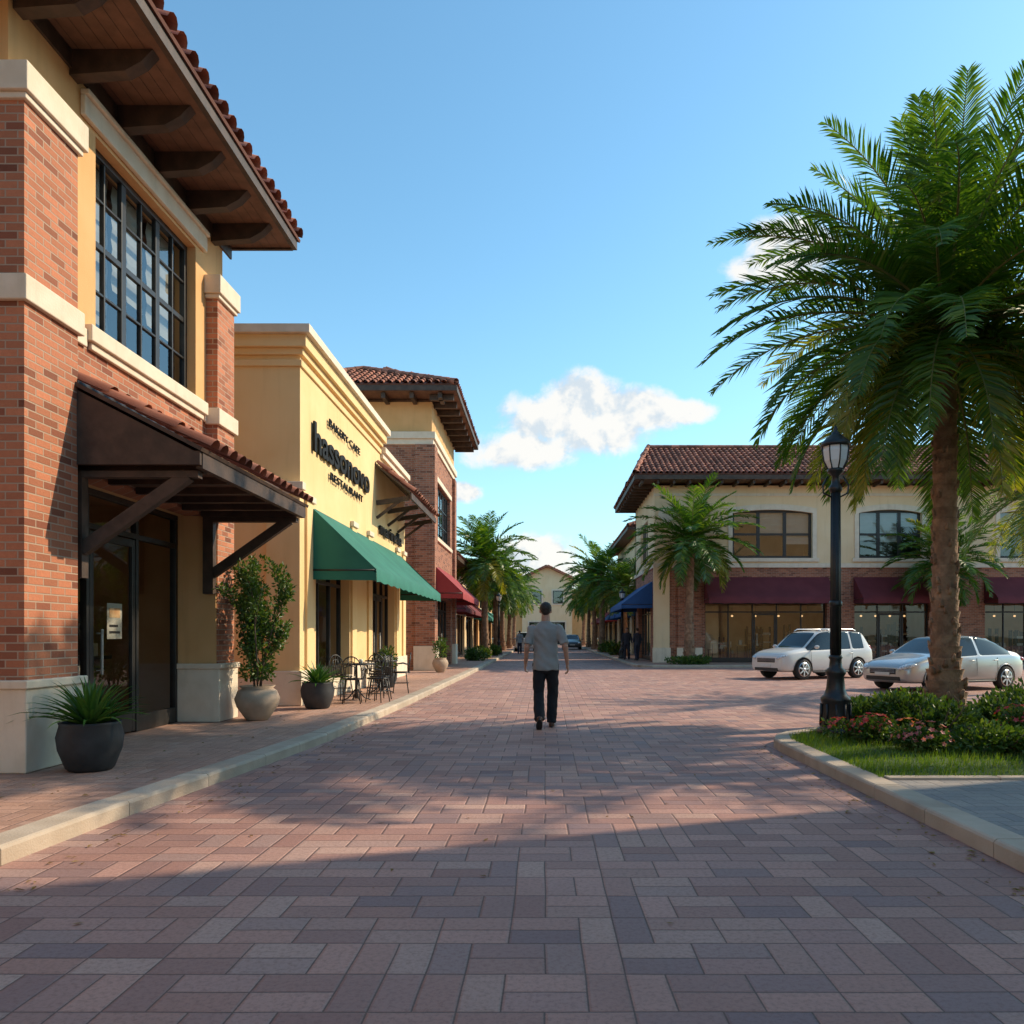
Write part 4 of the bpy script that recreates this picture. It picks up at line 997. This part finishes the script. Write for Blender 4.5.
# ------------------------------------------------------------------ cafe furniture
def chair(x, y, rot):
    mb = MB(); m = M['black']
    mb.lathe([(.17, .44), (.205, .445), (.21, .46), (.2, .47)], (0, 0, 0), m, 18)
    for a in (.8, 2.34, 3.94, 5.5):
        c, s = math.cos(a), math.sin(a); mb.tube([(c*.16, s*.16, .45), (c*.2, s*.2, .2), (c*.235, s*.235, 0)], [.012, .011, .011], m, 6)
    mb.tube([(.18*math.cos(t), .18*math.sin(t), .22) for t in [i*math.pi/8 for i in range(17)]], .007, m, 5, False)
    bk = []
    for i in range(13):
        t = i/12*math.pi; bk.append((.19*math.cos(t), .17+.05*math.sin(t), .46+.42*math.sin(t)**.6))
    mb.tube(bk, .012, m, 6)
    bk = []
    for i in range(11):
        t = i/10*math.pi; bk.append((.11*math.cos(t), .18+.04*math.sin(t), .46+.33*math.sin(t)**.6))
    mb.tube(bk, .008, m, 5)
    for q in (-.05, 0, .05): mb.tube([(q, .18, .46), (q*1.2, .22, .87)], .007, m, 5)
    arm = [(-.2, .18, .62), (-.25, .05, .66), (-.24, -.1, .64), (-.2, -.14, .46)]
    mb.tube(arm, .01, m, 5); mb.tube([(-p[0], p[1], p[2]) for p in arm], .01, m, 5)
    mb.obj('cafe_chair', loc=(x, y, .118), rot=rot)
def table(x, y):
    mb = MB(); m = M['black']
    mb.lathe([(.33, .70), (.36, .705), (.36, .725), (.34, .73)], (0, 0, 0), m, 28); mb.tube([(0, 0, .04), (0, 0, .71)], [.03, .022], m, 10)
    for i in range(4):
        a = i*math.pi/2+.5; c, s = math.cos(a), math.sin(a); mb.tube([(c*.02, s*.02, .22), (c*.16, s*.16, .06), (c*.28, s*.28, .012)], [.014, .014, .012], m, 6)
    mb.lathe([(.035, .731), (.04, .8), (.035, .81)], (.08, .05, 0), M['goods2'], 12)
    mb.obj('cafe_table', loc=(x, y, .118))
table(-3.68, 15.6); chair(-3.62, 15.02, math.pi+.15); chair(-3.3, 16.0, -.9); chair(-4.05, 15.95, .9); chair(-3.2, 15.3, -1.9)
table(-3.6, 17.6); chair(-3.55, 17.0, math.pi); chair(-3.2, 17.75, -1.4); chair(-3.75, 18.15, .2)

# ------------------------------------------------------------------ street lamp
def lamp(x, y, z=.1, sc=1):
    mb = MB(); m = M['black']
    mb.lathe([(.235, 0), (.235, .09), (.2, .11), (.205, .14), (.19, .2), (.175, .42), (.19, .46), (.19, .5), (.15, .54), (.12, .62), (.105, .78), (.13, .82), (.13, .86), (.085, .9), (.075, 1.0), (.09, 1.03), (.075, 1.06)], (0, 0, 0), m, 28)
    for i in range(10):
        a = i*math.pi/5; c, s = math.cos(a), math.sin(a); mb.tube([(c*.2, s*.2, .14), (c*.188, s*.188, .42)], .016, m, 5)
    mb.lathe([(.068, 1.06), (.058, 3.25)], (0, 0, 0), m, 16)
    for i in range(10):
        a = i*math.pi/5; c, s = math.cos(a), math.sin(a); mb.tube([(c*.066, s*.066, 1.08), (c*.056, s*.056, 3.2)], .009, m, 4)
    mb.lathe([(.075, 1.7), (.085, 1.72), (.085, 1.76), (.07, 1.78)], (0, 0, 0), m, 16)
    mb.lathe([(.06, 3.2), (.085, 3.24), (.085, 3.28), (.055, 3.32), (.045, 3.42), (.1, 3.47), (.11, 3.5), (.1, 3.52)], (0, 0, 0), m, 20)
    for sx in (-1, 1): mb.tube([(sx*.06, 0, 3.15), (sx*.16, 0, 3.2), (sx*.17, 0, 3.3), (sx*.1, 0, 3.42)], .012, m, 6)
    mb.lathe([(.1, 3.52), (.15, 3.62), (.17, 3.75), (.165, 3.82)], (0, 0, 0), M['frost'], 8, smooth=False)
    for i in range(8):
        a = i*math.pi/4; c, s = math.cos(a), math.sin(a); mb.tube([(c*.103, s*.103, 3.52), (c*.155, s*.155, 3.62), (c*.175, s*.175, 3.75), (c*.17, s*.17, 3.82)], .009, m, 5)
    mb.lathe([(.19, 3.81), (.2, 3.84), (.17, 3.88), (.09, 3.95), (.05, 3.98), (.05, 4.0), (.02, 4.02), (.03, 4.04), (.008, 4.09)], (0, 0, 0), m, 20)
    mb.obj('street_lamp', loc=(x, y, z), scale=sc)
lamp(3.76, 10.35, .1, .98)
lamp(-3.0, 52, .1); lamp(4.3, 44.5, .1, .95)

# ------------------------------------------------------------------ cars
def eval_mesh(o):
    bpy.context.view_layer.update()
    return bpy.data.meshes.new_from_object(o.evaluated_get(bpy.context.evaluated_depsgraph_get()))
M['carglass'] = surf('car_glass', (0.012, 0.015, 0.018), (0.02, 0.024, 0.027), 2, 0.06, 0, spec=0.5)
M['cartrim'] = surf('car_trim', (0.015, 0.015, 0.016), (0.025, 0.025, 0.026), 5, 0.55, 0)
M['tyre'] = surf('tyre_rubber', (0.02, 0.02, 0.02), (0.03, 0.03, 0.03), 9, 0.85, 0.2, 80, 0.002)
M['alloy'] = surf('wheel_alloy', (0.5, 0.5, 0.52), (0.6, 0.6, 0.62), 5, 0.3, 0, metal=0.9)
M['lens'] = surf('head_lamp_lens', (0.3, 0.32, 0.34), (0.8, 0.82, 0.84), 25, 0.1, 0, coat=1)
M['tail'] = surf('tail_lamp_lens', (0.35, 0.01, 0.01), (0.45, 0.02, 0.02), 12, 0.15, 0, coat=1)
M['plate'] = surf('number_plate', (0.6, 0.6, 0.58), (0.65, 0.65, 0.62), 12, 0.5, 0)
M['white'] = surf('paint_white', (0.60, 0.58, 0.55), (0.65, 0.63, 0.60), .6, 0.35, 0, coat=0.8)
M['silver'] = surf('paint_silver', (0.44, 0.43, 0.42), (0.49, 0.48, 0.47), .6, 0.3, 0, metal=0.5, coat=0.8)
M['dpaint'] = surf('paint_dark', (0.05, 0.055, 0.07), (0.06, 0.065, 0.08), .6, 0.35, 0, metal=0.3, coat=0.8)
def car(name, loc, heading, kind, paint, sc=1.0):
    body = MB()
    glass, trim = M['carglass'], M['cartrim']
    if kind == 'sedan':
        St = [(-2.24, .40, .66, .56, .76, .56, .84, .85), (-2.19, .28, .80, .56, .86, .66, .97, .985), (-1.8, .22, .87, .58, .93, .72, 1.03, 1.05), (-1.62, .2, .88, .58, .94, .72, 1.04, 1.07),
              (-1.0, .2, .89, .58, .94, .62, 1.36, 1.40), (-.36, .2, .89, .58, .93, .63, 1.43, 1.465), (-.28, .2, .89, .58, .93, .63, 1.43, 1.47), (.25, .2, .89, .58, .91, .62, 1.41, 1.455),
              (.5, .2, .89, .58, .90, .61, 1.36, 1.41), (1.2, .2, .88, .57, .88, .70, .96, 1.0), (1.3, .2, .88, .57, .87, .70, .94, .97), (1.75, .22, .87, .55, .80, .69, .85, .88), (2.08, .22, .82, .5, .70, .62, .75, .77), (2.2, .26, .72, .46, .62, .54, .66, .68), (2.24, .34, .62, .45, .56, .46, .6, .61)]
        gl = (3, 9); rw = 3; ws = 8; wb = 1.33; wr_ = .32; pil = (5,)
    else:
        St = [(-2.1, .45, .70, .65, .92, .6, 1.0, 1.02), (-2.07, .3, .82, .62, 1.0, .70, 1.08, 1.10), (-2.0, .24, .86, .62, 1.04, .72, 1.14, 1.16),
              (-1.78, .24, .88, .62, 1.04, .66, 1.56, 1.60), (-1.62, .24, .89, .62, 1.04, .67, 1.60, 1.64), (-1.05, .24, .89, .62, 1.02, .68, 1.63, 1.67), (-.97, .24, .89, .62, 1.02, .68, 1.63, 1.675), (-.22, .24, .89, .62, 1.01, .68, 1.63, 1.675), (-.14, .24, .89, .62, 1.01, .68, 1.63, 1.67), (.25, .24, .89, .62, 1.0, .67, 1.60, 1.65),
              (.45, .24, .89, .62, .99, .66, 1.56, 1.60), (1.05, .24, .88, .62, .98, .71, 1.07, 1.10), (1.15, .24, .88, .62, .97, .71, 1.04, 1.08), (1.7, .26, .87, .6, .92, .71, .98, 1.01), (1.98, .26, .83, .55, .84, .66, .89, .91), (2.1, .3, .74, .5, .74, .58, .78, .80), (2.13, .38, .66, .5, .66, .52, .7, .71)]
        gl = (4, 11); rw = 2; ws = 10; wb = 1.27; wr_ = .35; pil = (5, 7)
    n = 18; vs = []
    for (x, zb, w, zm, zbt, wr, zrs, zr) in St:
        h = [(0, zb), (w*.84, zb), (w*.955, zb+.05), (w*.985, zb+.16), (w, zm), (w*.985, zbt-.07), (w*.94, zbt), (wr, zrs), (wr*.86, zr-.022 if zr-zrs > .025 else zr-.008), (0, zr)]
        vs += [(x, y, z) for y, z in h]+[(x, -y, z) for y, z in h[-2:0:-1]]
    fs = {0: [], 1: []}
    for i in range(len(St)-1):
        for k in range(n):
            k2 = (k+1) % n; q = (i*n+k, (i+1)*n+k, (i+1)*n+k2, i*n+k2)
            g = (k in (6, 11) and gl[0] <= i < gl[1] and i not in pil) or (k in (8, 9) and i in (rw, ws))
            fs[1 if g else 0].append(q)
    fs[0] += [tuple(range(n)), tuple((len(St)-1)*n+k for k in range(n-1, -1, -1))]
    body.add(vs, fs[0], paint, True)
    idx = body.slot(glass)
    for q in fs[1]: body.f.append(q); body.mi.append(idx); body.sm.append(True)
    o = body.obj('tmp'); me0 = o.data
    bm = bmesh.new(); bm.from_mesh(me0); cl = bm.edges.layers.float.get('crease_edge') or bm.edges.layers.float.new('crease_edge')
    cv = bm.verts.layers.float.get('crease_vert') or bm.verts.layers.float.new('crease_vert')
    for ed in bm.edges:
        ms = {f.material_index for f in ed.link_faces}
        if len(ms) > 1: ed[cl] = 1.0
    for vv in bm.verts:
        gc = sum(1 for f_ in vv.link_faces if f_.material_index == 1)
        if gc == 1: vv[cv] = .9
    bmesh.ops.recalc_face_normals(bm, faces=bm.faces)
    bm.to_mesh(me0); bm.free()
    cr = o.modifiers.new('s', 'SUBSURF'); cr.levels = 3; cr.render_levels = 3
    cut = MB()
    for sx in (-wb, wb):
        for sy in (-1, 1): cut.lathe([(wr_+.055, -.3), (wr_+.055, .3)], (sx, sy*.82, wr_), trim, 40, axis='y')
    cob = cut.obj('cut')
    bm = bmesh.new(); bm.from_mesh(cob.data); bmesh.ops.recalc_face_normals(bm, faces=bm.faces); bm.to_mesh(cob.data); bm.free()
    bo = o.modifiers.new('b', 'BOOLEAN'); bo.operation = 'DIFFERENCE'; bo.object = cob; bo.solver = 'EXACT'; bo.material_mode = 'TRANSFER'
    me = eval_mesh(o); bpy.data.objects.remove(o); bpy.data.objects.remove(cob)
    e = empty(name, loc, heading); e.scale = (sc,)*3
    bo = bpy.data.objects.new('body', me); COL.objects.link(bo); bo.parent = e
    for p in me.polygons: p.use_smooth = True
    w = MB()
    for sx in (-wb, wb):
        for sy in (-1, 1):
            c = (sx, sy*.79, wr_)
            w.lathe([(wr_*.66, -.1), (wr_*.95, -.105), (wr_, -.07), (wr_, .07), (wr_*.95, .105), (wr_*.66, .1)], c, M['tyre'], 40, axis='y')
            w.lathe([(wr_*.70, -.008), (wr_*.70, .008)], (sx, sy*.892, wr_), M['alloy'], 40, axis='y')
            w.lathe([(wr_*.62, -.003), (wr_*.62, .003)], (sx, sy*.899, wr_), M['cartrim'], 32, axis='y')
            for k in range(7):
                a = k*math.tau/7+.3; w.beam((sx+.03*math.cos(a), sy*.906, wr_+.03*math.sin(a)), (sx+wr_*.65*math.cos(a), sy*.906, wr_+wr_*.65*math.sin(a)), .045, .02, M['alloy'], up=(0, 1, 0))
            w.lathe([(.05, -.01), (.045, .012)], (sx, sy*.912, wr_), M['alloy'], 16, axis='y')
            w.tube([(sx+(wr_+.05)*math.cos(t), sy*(.868+.012*math.sin(t)), wr_+(wr_+.05)*math.sin(t)) for t in [math.pi*(-.06+1.12*i/16) for i in range(17)]], .014, paint if kind == 'sedan' else trim, 6)
    w.obj('wheels', e)
    d = MB(); L = St[-1][0]; T = St[0][0]; bz = St[6][4]
    zf = St[-2][4]
    for sy in (-1, 1):
        d.ell((L-.17, sy*.645, zf+.035), (.25, .13, .07), M['lens'], 16, 10, Matrix.Rotation(-sy*.55, 3, 'Z') @ Matrix.Rotation(.25, 3, 'Y'))
        if kind == 'sedan': d.ell((T+.13, sy*.68, .82), (.15, .14, .07), M['tail'], 14, 8, Matrix.Rotation(sy*.5, 3, 'Z'))
        else: d.ell((T+.13, sy*.70, 1.0), (.1, .11, .17), M['tail'], 14, 8, Matrix.Rotation(sy*.4, 3, 'Z'))
        d.ell((.80, sy*.99, bz+.08), (.06, .10, .065), paint, 12, 8); d.beam((.84, sy*.84, bz+.02), (.80, sy*.95, bz+.05), .04, .03, trim)
        d.tube([(wb-wr_-.1, sy*.868, .25), (-wb+wr_+.1, sy*.868, .25)], .03, trim, 8)
        for hx in (.05, -.85): d.tube([(hx, sy*.895, bz-.13), (hx-.16, sy*.895, bz-.13)], .012, paint, 6)
        if kind == 'suv': d.tube([(.3, sy*.57, 1.64), (.15, sy*.57, 1.71), (-1.3, sy*.57, 1.715), (-1.5, sy*.57, 1.66)], .017, M['alloy'], 6)
        d.ell((L-.11, sy*.58, .36), (.06, .09, .035), M['lens'], 10, 6)
        for xx in (.93, -.2, -1.0):
            d.tube([(xx, sy*.852, .30), (xx, sy*.878, .42), (xx, sy*.8905, .6), (xx, sy*.885, .75), (xx, sy*.871, bz-.06)], .005, trim, 4)
    d.box(L-.12, L+.008, -.42, .42, zf-.16, zf-.02, trim)
    for q in (-.12, -.085, -.05): d.box(L+.002, L+.014, -.4, .4, zf+q, zf+q+.008, M['alloy'])
    d.box(L-.14, L-.002, -.55, .55, .30, .40, trim)
    d.box(L-.02, L+.02, -.24, .24, .43, .51, M['plate']); d.box(T-.012, T+.05, -.24, .24, .62, .74, M['plate'])
    d.obj('lights_and_trim', e, bevel=.006)
    return e
car('parked_car', (8.75, 26.2, 0), math.pi+rad(27), 'suv', M['white'], .93)
car('parked_car', (10.35, 20.8, 0), math.pi+rad(24), 'sedan', M['silver'], .95)
car('parked_car', (-1.7, 70, 0), rad(90), 'suv', M['white'], 1)
car('parked_car', (2.6, 78, 0), rad(-90), 'sedan', M['dpaint'], 1)

# ------------------------------------------------------------------ people
def person(name, loc, heading, sc, shirtc, trouserc, shoec, hairc, skinc, pose, vox=.009):
    e = empty(name, loc, heading); e.scale = (sc,)*3
    skin = surf(name+'_skin', skinc, tuple(v*1.1 for v in skinc), 12, .55, .1, 200, .001)
    hair = surf(name+'_hair', hairc, tuple(v*1.8 for v in hairc), 60, .6, .6, 150, .004)
    sh = surf(name+'_shirt', shirtc, tuple(v*1.12 for v in shirtc), 8, .9, .3, 250, .002)
    tr = surf(name+'_trousers', trouserc, tuple(v*1.3 for v in trouserc), 8, .9, .3, 250, .002)
    so = surf(name+'_shoes', shoec, tuple(v*1.3 for v in shoec), 20, .6, .2, 200, .002)
    dk = M['cartrim']
    def fin(mb, nm, v, mat, it=3, fold=0.0, fs=(9, 9, 16)):
        o = mb.obj('tmp'); r = o.modifiers.new('r', 'REMESH'); r.mode = 'VOXEL'; r.voxel_size = v
        s_ = o.modifiers.new('s', 'SMOOTH'); s_.factor = .5; s_.iterations = it
        me = eval_mesh(o); bpy.data.objects.remove(o)
        if fold:
            me.update()
            nrm = [vv.normal.copy() for vv in me.vertices]
            for vv, nn in zip(me.vertices, nrm):
                c = vv.co; k = noise.noise((c.x*fs[0], c.y*fs[1], c.z*fs[2]+c.x*7)); vv.co = c+nn*k*fold
        me.materials.clear(); me.materials.append(mat)
        for p in me.polygons: p.use_smooth = True; p.material_index = 0
        ob = bpy.data.objects.new(nm, me); COL.objects.link(ob); ob.parent = e; return ob
    P = pose
    b = MB(); m = skin
    tl = P.get('lean', 0.0)
    def T(z): return tl*(z-.95)
    secs = [(.84, .14, .09), (.93, .15, .098), (1.02, .14, .092), (1.1, .137, .09), (1.22, .155, .10), (1.34, .17, .108), (1.41, .165, .1), (1.46, .13, .082), (1.495, .085, .064)]
    b.loft([((0, T(z), z), rx, ry) for z, rx, ry in secs], m)
    nb = Vector((0, T(1.47), 1.45)); nt = Vector((0, T(1.6)+.012, 1.585)); b.caps(nb, nt, .066, .060, m)
    hc = Vector((0, T(1.69)+.02, 1.668)); hz = Matrix.Rotation(P.get('head', 0), 3, 'Z')
    b.ell(hc+Vector((0, -.008, .015)), (.077, .094, .095), m, 20, 14); b.ell(hc+hz @ Vector((0, .025, -.045)), (.058, .062, .074), m, 16, 12)
    b.caps(hc+hz @ Vector((0, .09, .012)), hc+hz @ Vector((0, .108, -.022)), .010, .015, m, 8)
    b.caps(hc+hz @ Vector((-.02, .078, -.062)), hc+hz @ Vector((.02, .078, -.062)), .010, .010, m, 8)
    for s in (-1, 1): b.ell(hc+hz @ Vector((s*.079, -.005, -.008)), (.012, .02, .032), m, 10, 8)
    for s in (-1, 1):
        S, E, W = [Vector(v) for v in P['armR' if s > 0 else 'armL']]
        b.ell(S, (.055, .055, .055), m); b.caps(S, E, .05, .039, m); b.caps(E, W, .040, .026, m)
        d = (W-E).normalized(); sdv = d.cross(Vector((s, 0, 0))).normalized()
        if sdv.y < 0: sdv = -sdv
        nrm = Vector((-s, 0, 0))
        pc = W+d*.055
        rot = Matrix((sdv, nrm, d)).transposed()
        b.ell(pc, (.040, .018, .055), m, 14, 10, rot); b.ell(pc+d*.02, (.040, .016, .035), m, 14, 10, rot)
        for k, (o_, l) in enumerate(((.029, .072), (.010, .082), (-.010, .076), (-.028, .058))):
            a = pc+d*.04+sdv*o_; c1 = a+(d*.95+nrm*.25).normalized()*l*.45; c2 = c1+(d*.7+nrm*.7).normalized()*l*.33; c3 = c2+(d*.35+nrm*.9).normalized()*l*.24
            b.tube([a, c1, c2, c3], [.0105, .0098, .009, .0075], m, 8); b.ell(c3, (.0075,)*3, m, 8, 6)
        a = pc-d*.02+sdv*.028; c1 = a+(sdv*.7+d*.6+nrm*.3).normalized()*.04; c2 = c1+(d*.9+nrm*.3+sdv*.15).normalized()*.032
        b.tube([a, c1, c2], [.014, .0115, .009], m, 8); b.ell(c2, (.009,)*3, m, 8, 6)
    legs = {}
    for s in (-1, 1):
        Hh, K, A = [Vector(v) for v in P['legR' if s > 0 else 'legL'][:3]]; pitch = P['legR' if s > 0 else 'legL'][3]
        b.caps(Hh, K, .072, .046, m); b.caps(K, A, .045, .034, m)
        legs[s] = (Hh, K, A, pitch)
    fin(b, 'body', vox*.8, m, 2)
    fm = MB()
    for s in (-1, 1):
        fm.ell(hc+hz @ Vector((s*.03, .083, .008)), (.012, .008, .009), M['blind'], 10, 8); fm.ell(hc+hz @ Vector((s*.03, .0895, .008)), (.005, .004, .005), dk, 8, 6)
        fm.caps(hc+hz @ Vector((s*.018, .092, .028)), hc+hz @ Vector((s*.044, .085, .03)), .004, .003, hair, 6)
    fm.obj('eyes_and_brows', e)
    h = MB()
    h.ell(hc+Vector((0, -.02, .034)), (.084, .095, .09), hair, 24, 16); h.ell(hc+Vector((0, -.055, .0)), (.068, .051, .068), hair, 20, 12)
    h.ell(hc+hz @ Vector((0, .05, .082)), (.055, .035, .025), hair, 14, 8)
    for s in (-1, 1): h.ell(hc+hz @ Vector((s*.067, -.01, .025)), (.017, .036, .036), hair, 12, 8)
    fin(h, 'hair', vox, hair, 2, .006, (60, 60, 60))
    t = MB()
    secs = [(.825, .190, .145), (.90, .190, .144), (1.0, .176, .13), (1.1, .168, .12), (1.22, .18, .126), (1.34, .198, .134), (1.40, .202, .126), (1.445, .176, .106), (1.475, .125, .088), (1.505, .08, .072), (1.52, .073, .07)]
    t.loft([((0, T(z)+(-.006 if z < 1.2 else 0), z), rx, ry) for z, rx, ry in secs], sh, 28)
    for s in (-1, 1):
        S, E, W = [Vector(v) for v in P['armR' if s > 0 else 'armL']]
        q = S.lerp(E, .88) if not P.get('long') else W.lerp(E, .08)
        t.ell(S, (.066, .066, .06), sh)
        if P.get('long'): t.caps(S, E, .066, .056, sh); t.tube([E, q], [.056, .04], sh, 14)
        else: t.tube([S, S.lerp(E, .4), S.lerp(E, .7), q], [.07, .067, .064, .066], sh, 16)
    fin(t, 'shirt', vox*1.1, sh, 4, .02, (7, 7, 10))
    t = MB()
    t.loft([((0, 0, .80), .13, .105), ((0, 0, .87), .16, .115), ((0, 0, .93), .157, .106), ((0, 0, .97), .15, .1)], tr, 24)
    for s in (-1, 1):
        Hh, K, A, pitch = legs[s]
        t.ell(Hh, (.09, .098, .085), tr); t.tube([Hh, Hh.lerp(K, .5), K, K.lerp(A, .4), A+(A-K).normalized()*.02], [.098, .09, .078, .078, .072], tr, 18)
        t.ell(K, (.080, .081, .09), tr)
        for i in range(3): 
            c = A+(K-A).normalized()*(.0+.045*i); t.ell(c, (.078-.002*i, .080-.002*i, .026), tr, 14, 8)
    t.ell((0, -.01, .86), (.10, .10, .09), tr)
    fin(t, 'trousers', vox*1.1, tr, 3, .012, (8, 8, 12))
    for s in (-1, 1):
        Hh, K, A, pitch = legs[s]
        t = MB(); Rm = Matrix.Rotation(pitch, 3, 'X')
        def q(p): return A+Rm @ (Vector(p)-Vector((0, 0, .085)))
        t.caps(q((0, -.045, .042)), q((0, .06, .045)), .042, .046, so); t.caps(q((0, .06, .04)), q((s*.008, .165, .034)), .046, .032, so)
        t.ell(q((0, 0, .07)), (.042, .055, .045), so)
        o = fin(t, 'shoe', .009, so, 2)
        for vv in o.data.vertices:
            l = Rm.inverted() @ (vv.co-A)+Vector((0, 0, .085))
            if l.z < .004: l.z = .004; vv.co = A+Rm @ (l-Vector((0, 0, .085)))
        sl = MB(); ring = []
        for k in range(18):
            a = 2*math.pi*k/18; wv = .045 if math.sin(a) > 0 else .04
            ring.append((math.cos(a)*wv+(s*.006 if math.sin(a) > 0 else 0), .057+math.sin(a)*.147, 0))
        vs = [q((x, y, .002)) for x, y, z in ring]+[q((x, y, .024)) for x, y, z in ring]
        sl.add(vs, [tuple(range(17, -1, -1)), tuple(range(18, 36))]+[(k, (k+1) % 18, 18+(k+1) % 18, 18+k) for k in range(18)], dk); sl.obj('sole', e)
    return e
walk = dict(lean=.03, head=.0,
    armL=[(-.185, .02, 1.415), (-.262, -.06, 1.15), (-.285, .07, .925)],
    armR=[(.185, .0, 1.415), (.275, -.10, 1.16), (.305, -.01, .915)],
    legL=[(-.09, 0, .92), (-.10, .03, .49), (-.085, -.235, .165), rad(-42)],
    legR=[(.09, 0, .92), (.10, .13, .50), (.085, .17, .087), rad(2)])
person('walking_man', (0.01, 12.0, 0.0), 0, 1.06, (.28, .27, .255), (.012, .012, .015), (.09, .032, .016), (.018, .013, .01), (.45, .24, .16), walk)
stand = dict(lean=.0, long=True,
    armL=[(-.19, .0, 1.42), (-.25, .0, 1.15), (-.25, .08, .91)], armR=[(.19, 0, 1.42), (.25, -.03, 1.15), (.26, .06, .91)],
    legL=[(-.09, 0, .92), (-.10, .02, .50), (-.1, -.08, .09), 0.0], legR=[(.09, 0, .92), (.10, .06, .5), (.1, .12, .087), 0.0])
person('pedestrian', (4.35, 42.5, .1), 2.9, .95, (.03, .03, .04), (.02, .02, .03), (.02, .02, .02), (.02, .015, .01), (.4, .23, .15), stand, .016)
person('pedestrian', (4.75, 41.2, .1), .5, .93, (.05, .05, .07), (.03, .03, .05), (.02, .02, .02), (.03, .02, .012), (.42, .25, .17), stand, .016)
person('pedestrian', (-1.9, 60, .0), .1, .97, (.3, .3, .32), (.03, .03, .05), (.02, .02, .02), (.03, .02, .012), (.42, .25, .17), stand, .02)

# ------------------------------------------------------------------ sun + sky
az = rad(SUN_AZ); el = rad(SUN_EL)
sd = Vector((math.sin(az)*math.cos(el), math.cos(az)*math.cos(el), math.sin(el)))
L = bpy.data.lights.new('sun', 'SUN'); L.energy = 5.0; L.angle = rad(.55); L.color = (1.0, .83, .60)
lo = bpy.data.objects.new('sun', L); COL.objects.link(lo); lo.rotation_euler = (-sd).to_track_quat('-Z', 'Y').to_euler(); lo.location = sd*60

w = bpy.data.worlds.new('World'); scene.world = w; w.use_nodes = True
nt = w.node_tree; nt.nodes.clear(); g = N(nt)
out = g.n('ShaderNodeOutputWorld'); bg = g.n('ShaderNodeBackground'); g.put(out.inputs[0], bg.outputs[0]); bg.inputs[1].default_value = .13
sky = g.n('ShaderNodeTexSky'); sky.sky_type = 'NISHITA'; sky.sun_disc = False; sky.sun_elevation = el; sky.sun_rotation = az
sky.air_density = 1.0; sky.dust_density = .5; sky.ozone_density = 1.0
skyc = g.mix(1.0, sky.outputs[0], (1.32, 1.92, 1.92), 'MULTIPLY')
D = g.n('ShaderNodeTexCoord').outputs['Generated']; x, y, z = g.sep(D)
hz_ = g.m('MULTIPLY', g.m('POWER', g.m('SUBTRACT', 1.0, g.m('MAXIMUM', z, 0.0)), 7.0), .65)
skyc = g.mix(hz_, skyc, (5.2, 5.9, 6.2))
yy = g.m('MAXIMUM', y, .02); u = g.m('DIVIDE', x, yy); v = g.m('DIVIDE', z, yy)
def blob(px, py, a, b_):
    cu, cv = (px-545)/800, (635-py)/800
    p = g.m('DIVIDE', g.m('SUBTRACT', u, cu), a/800); q = g.m('DIVIDE', g.m('SUBTRACT', v, cv), b_/800)
    r2 = g.m('ADD', g.m('MULTIPLY', p, p), g.m('MULTIPLY', q, q)); return g.m('SUBTRACT', 1.0, r2)
bl = None
for a in ((582, 400, 46, 28), (550, 420, 52, 30), (625, 410, 62, 24), (672, 411, 42, 13), (525, 450, 62, 20), (590, 432, 62, 24), (790, 250, 50, 36), (770, 268, 42, 18), (536, 556, 50, 24), (560, 575, 60, 14), (462, 493, 20, 10), (1100, 360, 60, 25)):
    k = g.m('MAXIMUM', blob(*a), -3.0); bl = k if bl is None else g.m('MAXIMUM', bl, k)
uv = g.comb(u, v, 0.0)
n1 = g.noise(uv, 17, 6, .62, .2); n2 = g.noise(g.comb(g.m('ADD', u, .012), g.m('ADD', v, .018), 0.0), 17, 4, .6, .2)
dens = g.m('ADD', bl, g.m('MULTIPLY', g.m('SUBTRACT', n1, .45), 3.2))
al = g.m('MULTIPLY', g.sstep(dens, -.25, .8), g.m('GREATER_THAN', y, .05))
lit = g.sstep(g.m('MULTIPLY_ADD', g.m('SUBTRACT', n1, n2), 4.0, .64), 0.1, .85)
cc = g.mix(lit, (5.4, 6.0, 6.5), (7.8, 7.6, 7.2))
g.put(bg.inputs[0], g.mix(g.m('MULTIPLY', al, .95), skyc, cc))

# ------------------------------------------------------------------ camera
cd = bpy.data.cameras.new('camera'); cam = bpy.data.objects.new('camera', cd); COL.objects.link(cam)
cam.location = (0, 0, 1.4); cam.rotation_euler = (rad(90), 0, 0)
cd.sensor_width = 36; cd.lens = 28.125; cd.shift_x = -33/1024; cd.shift_y = 123/1024; cd.clip_end = 5000; cd.clip_start = .05
scene.camera = cam
scene.view_settings.view_transform = 'Standard'; scene.view_settings.look = 'None'; scene.view_settings.exposure = 0
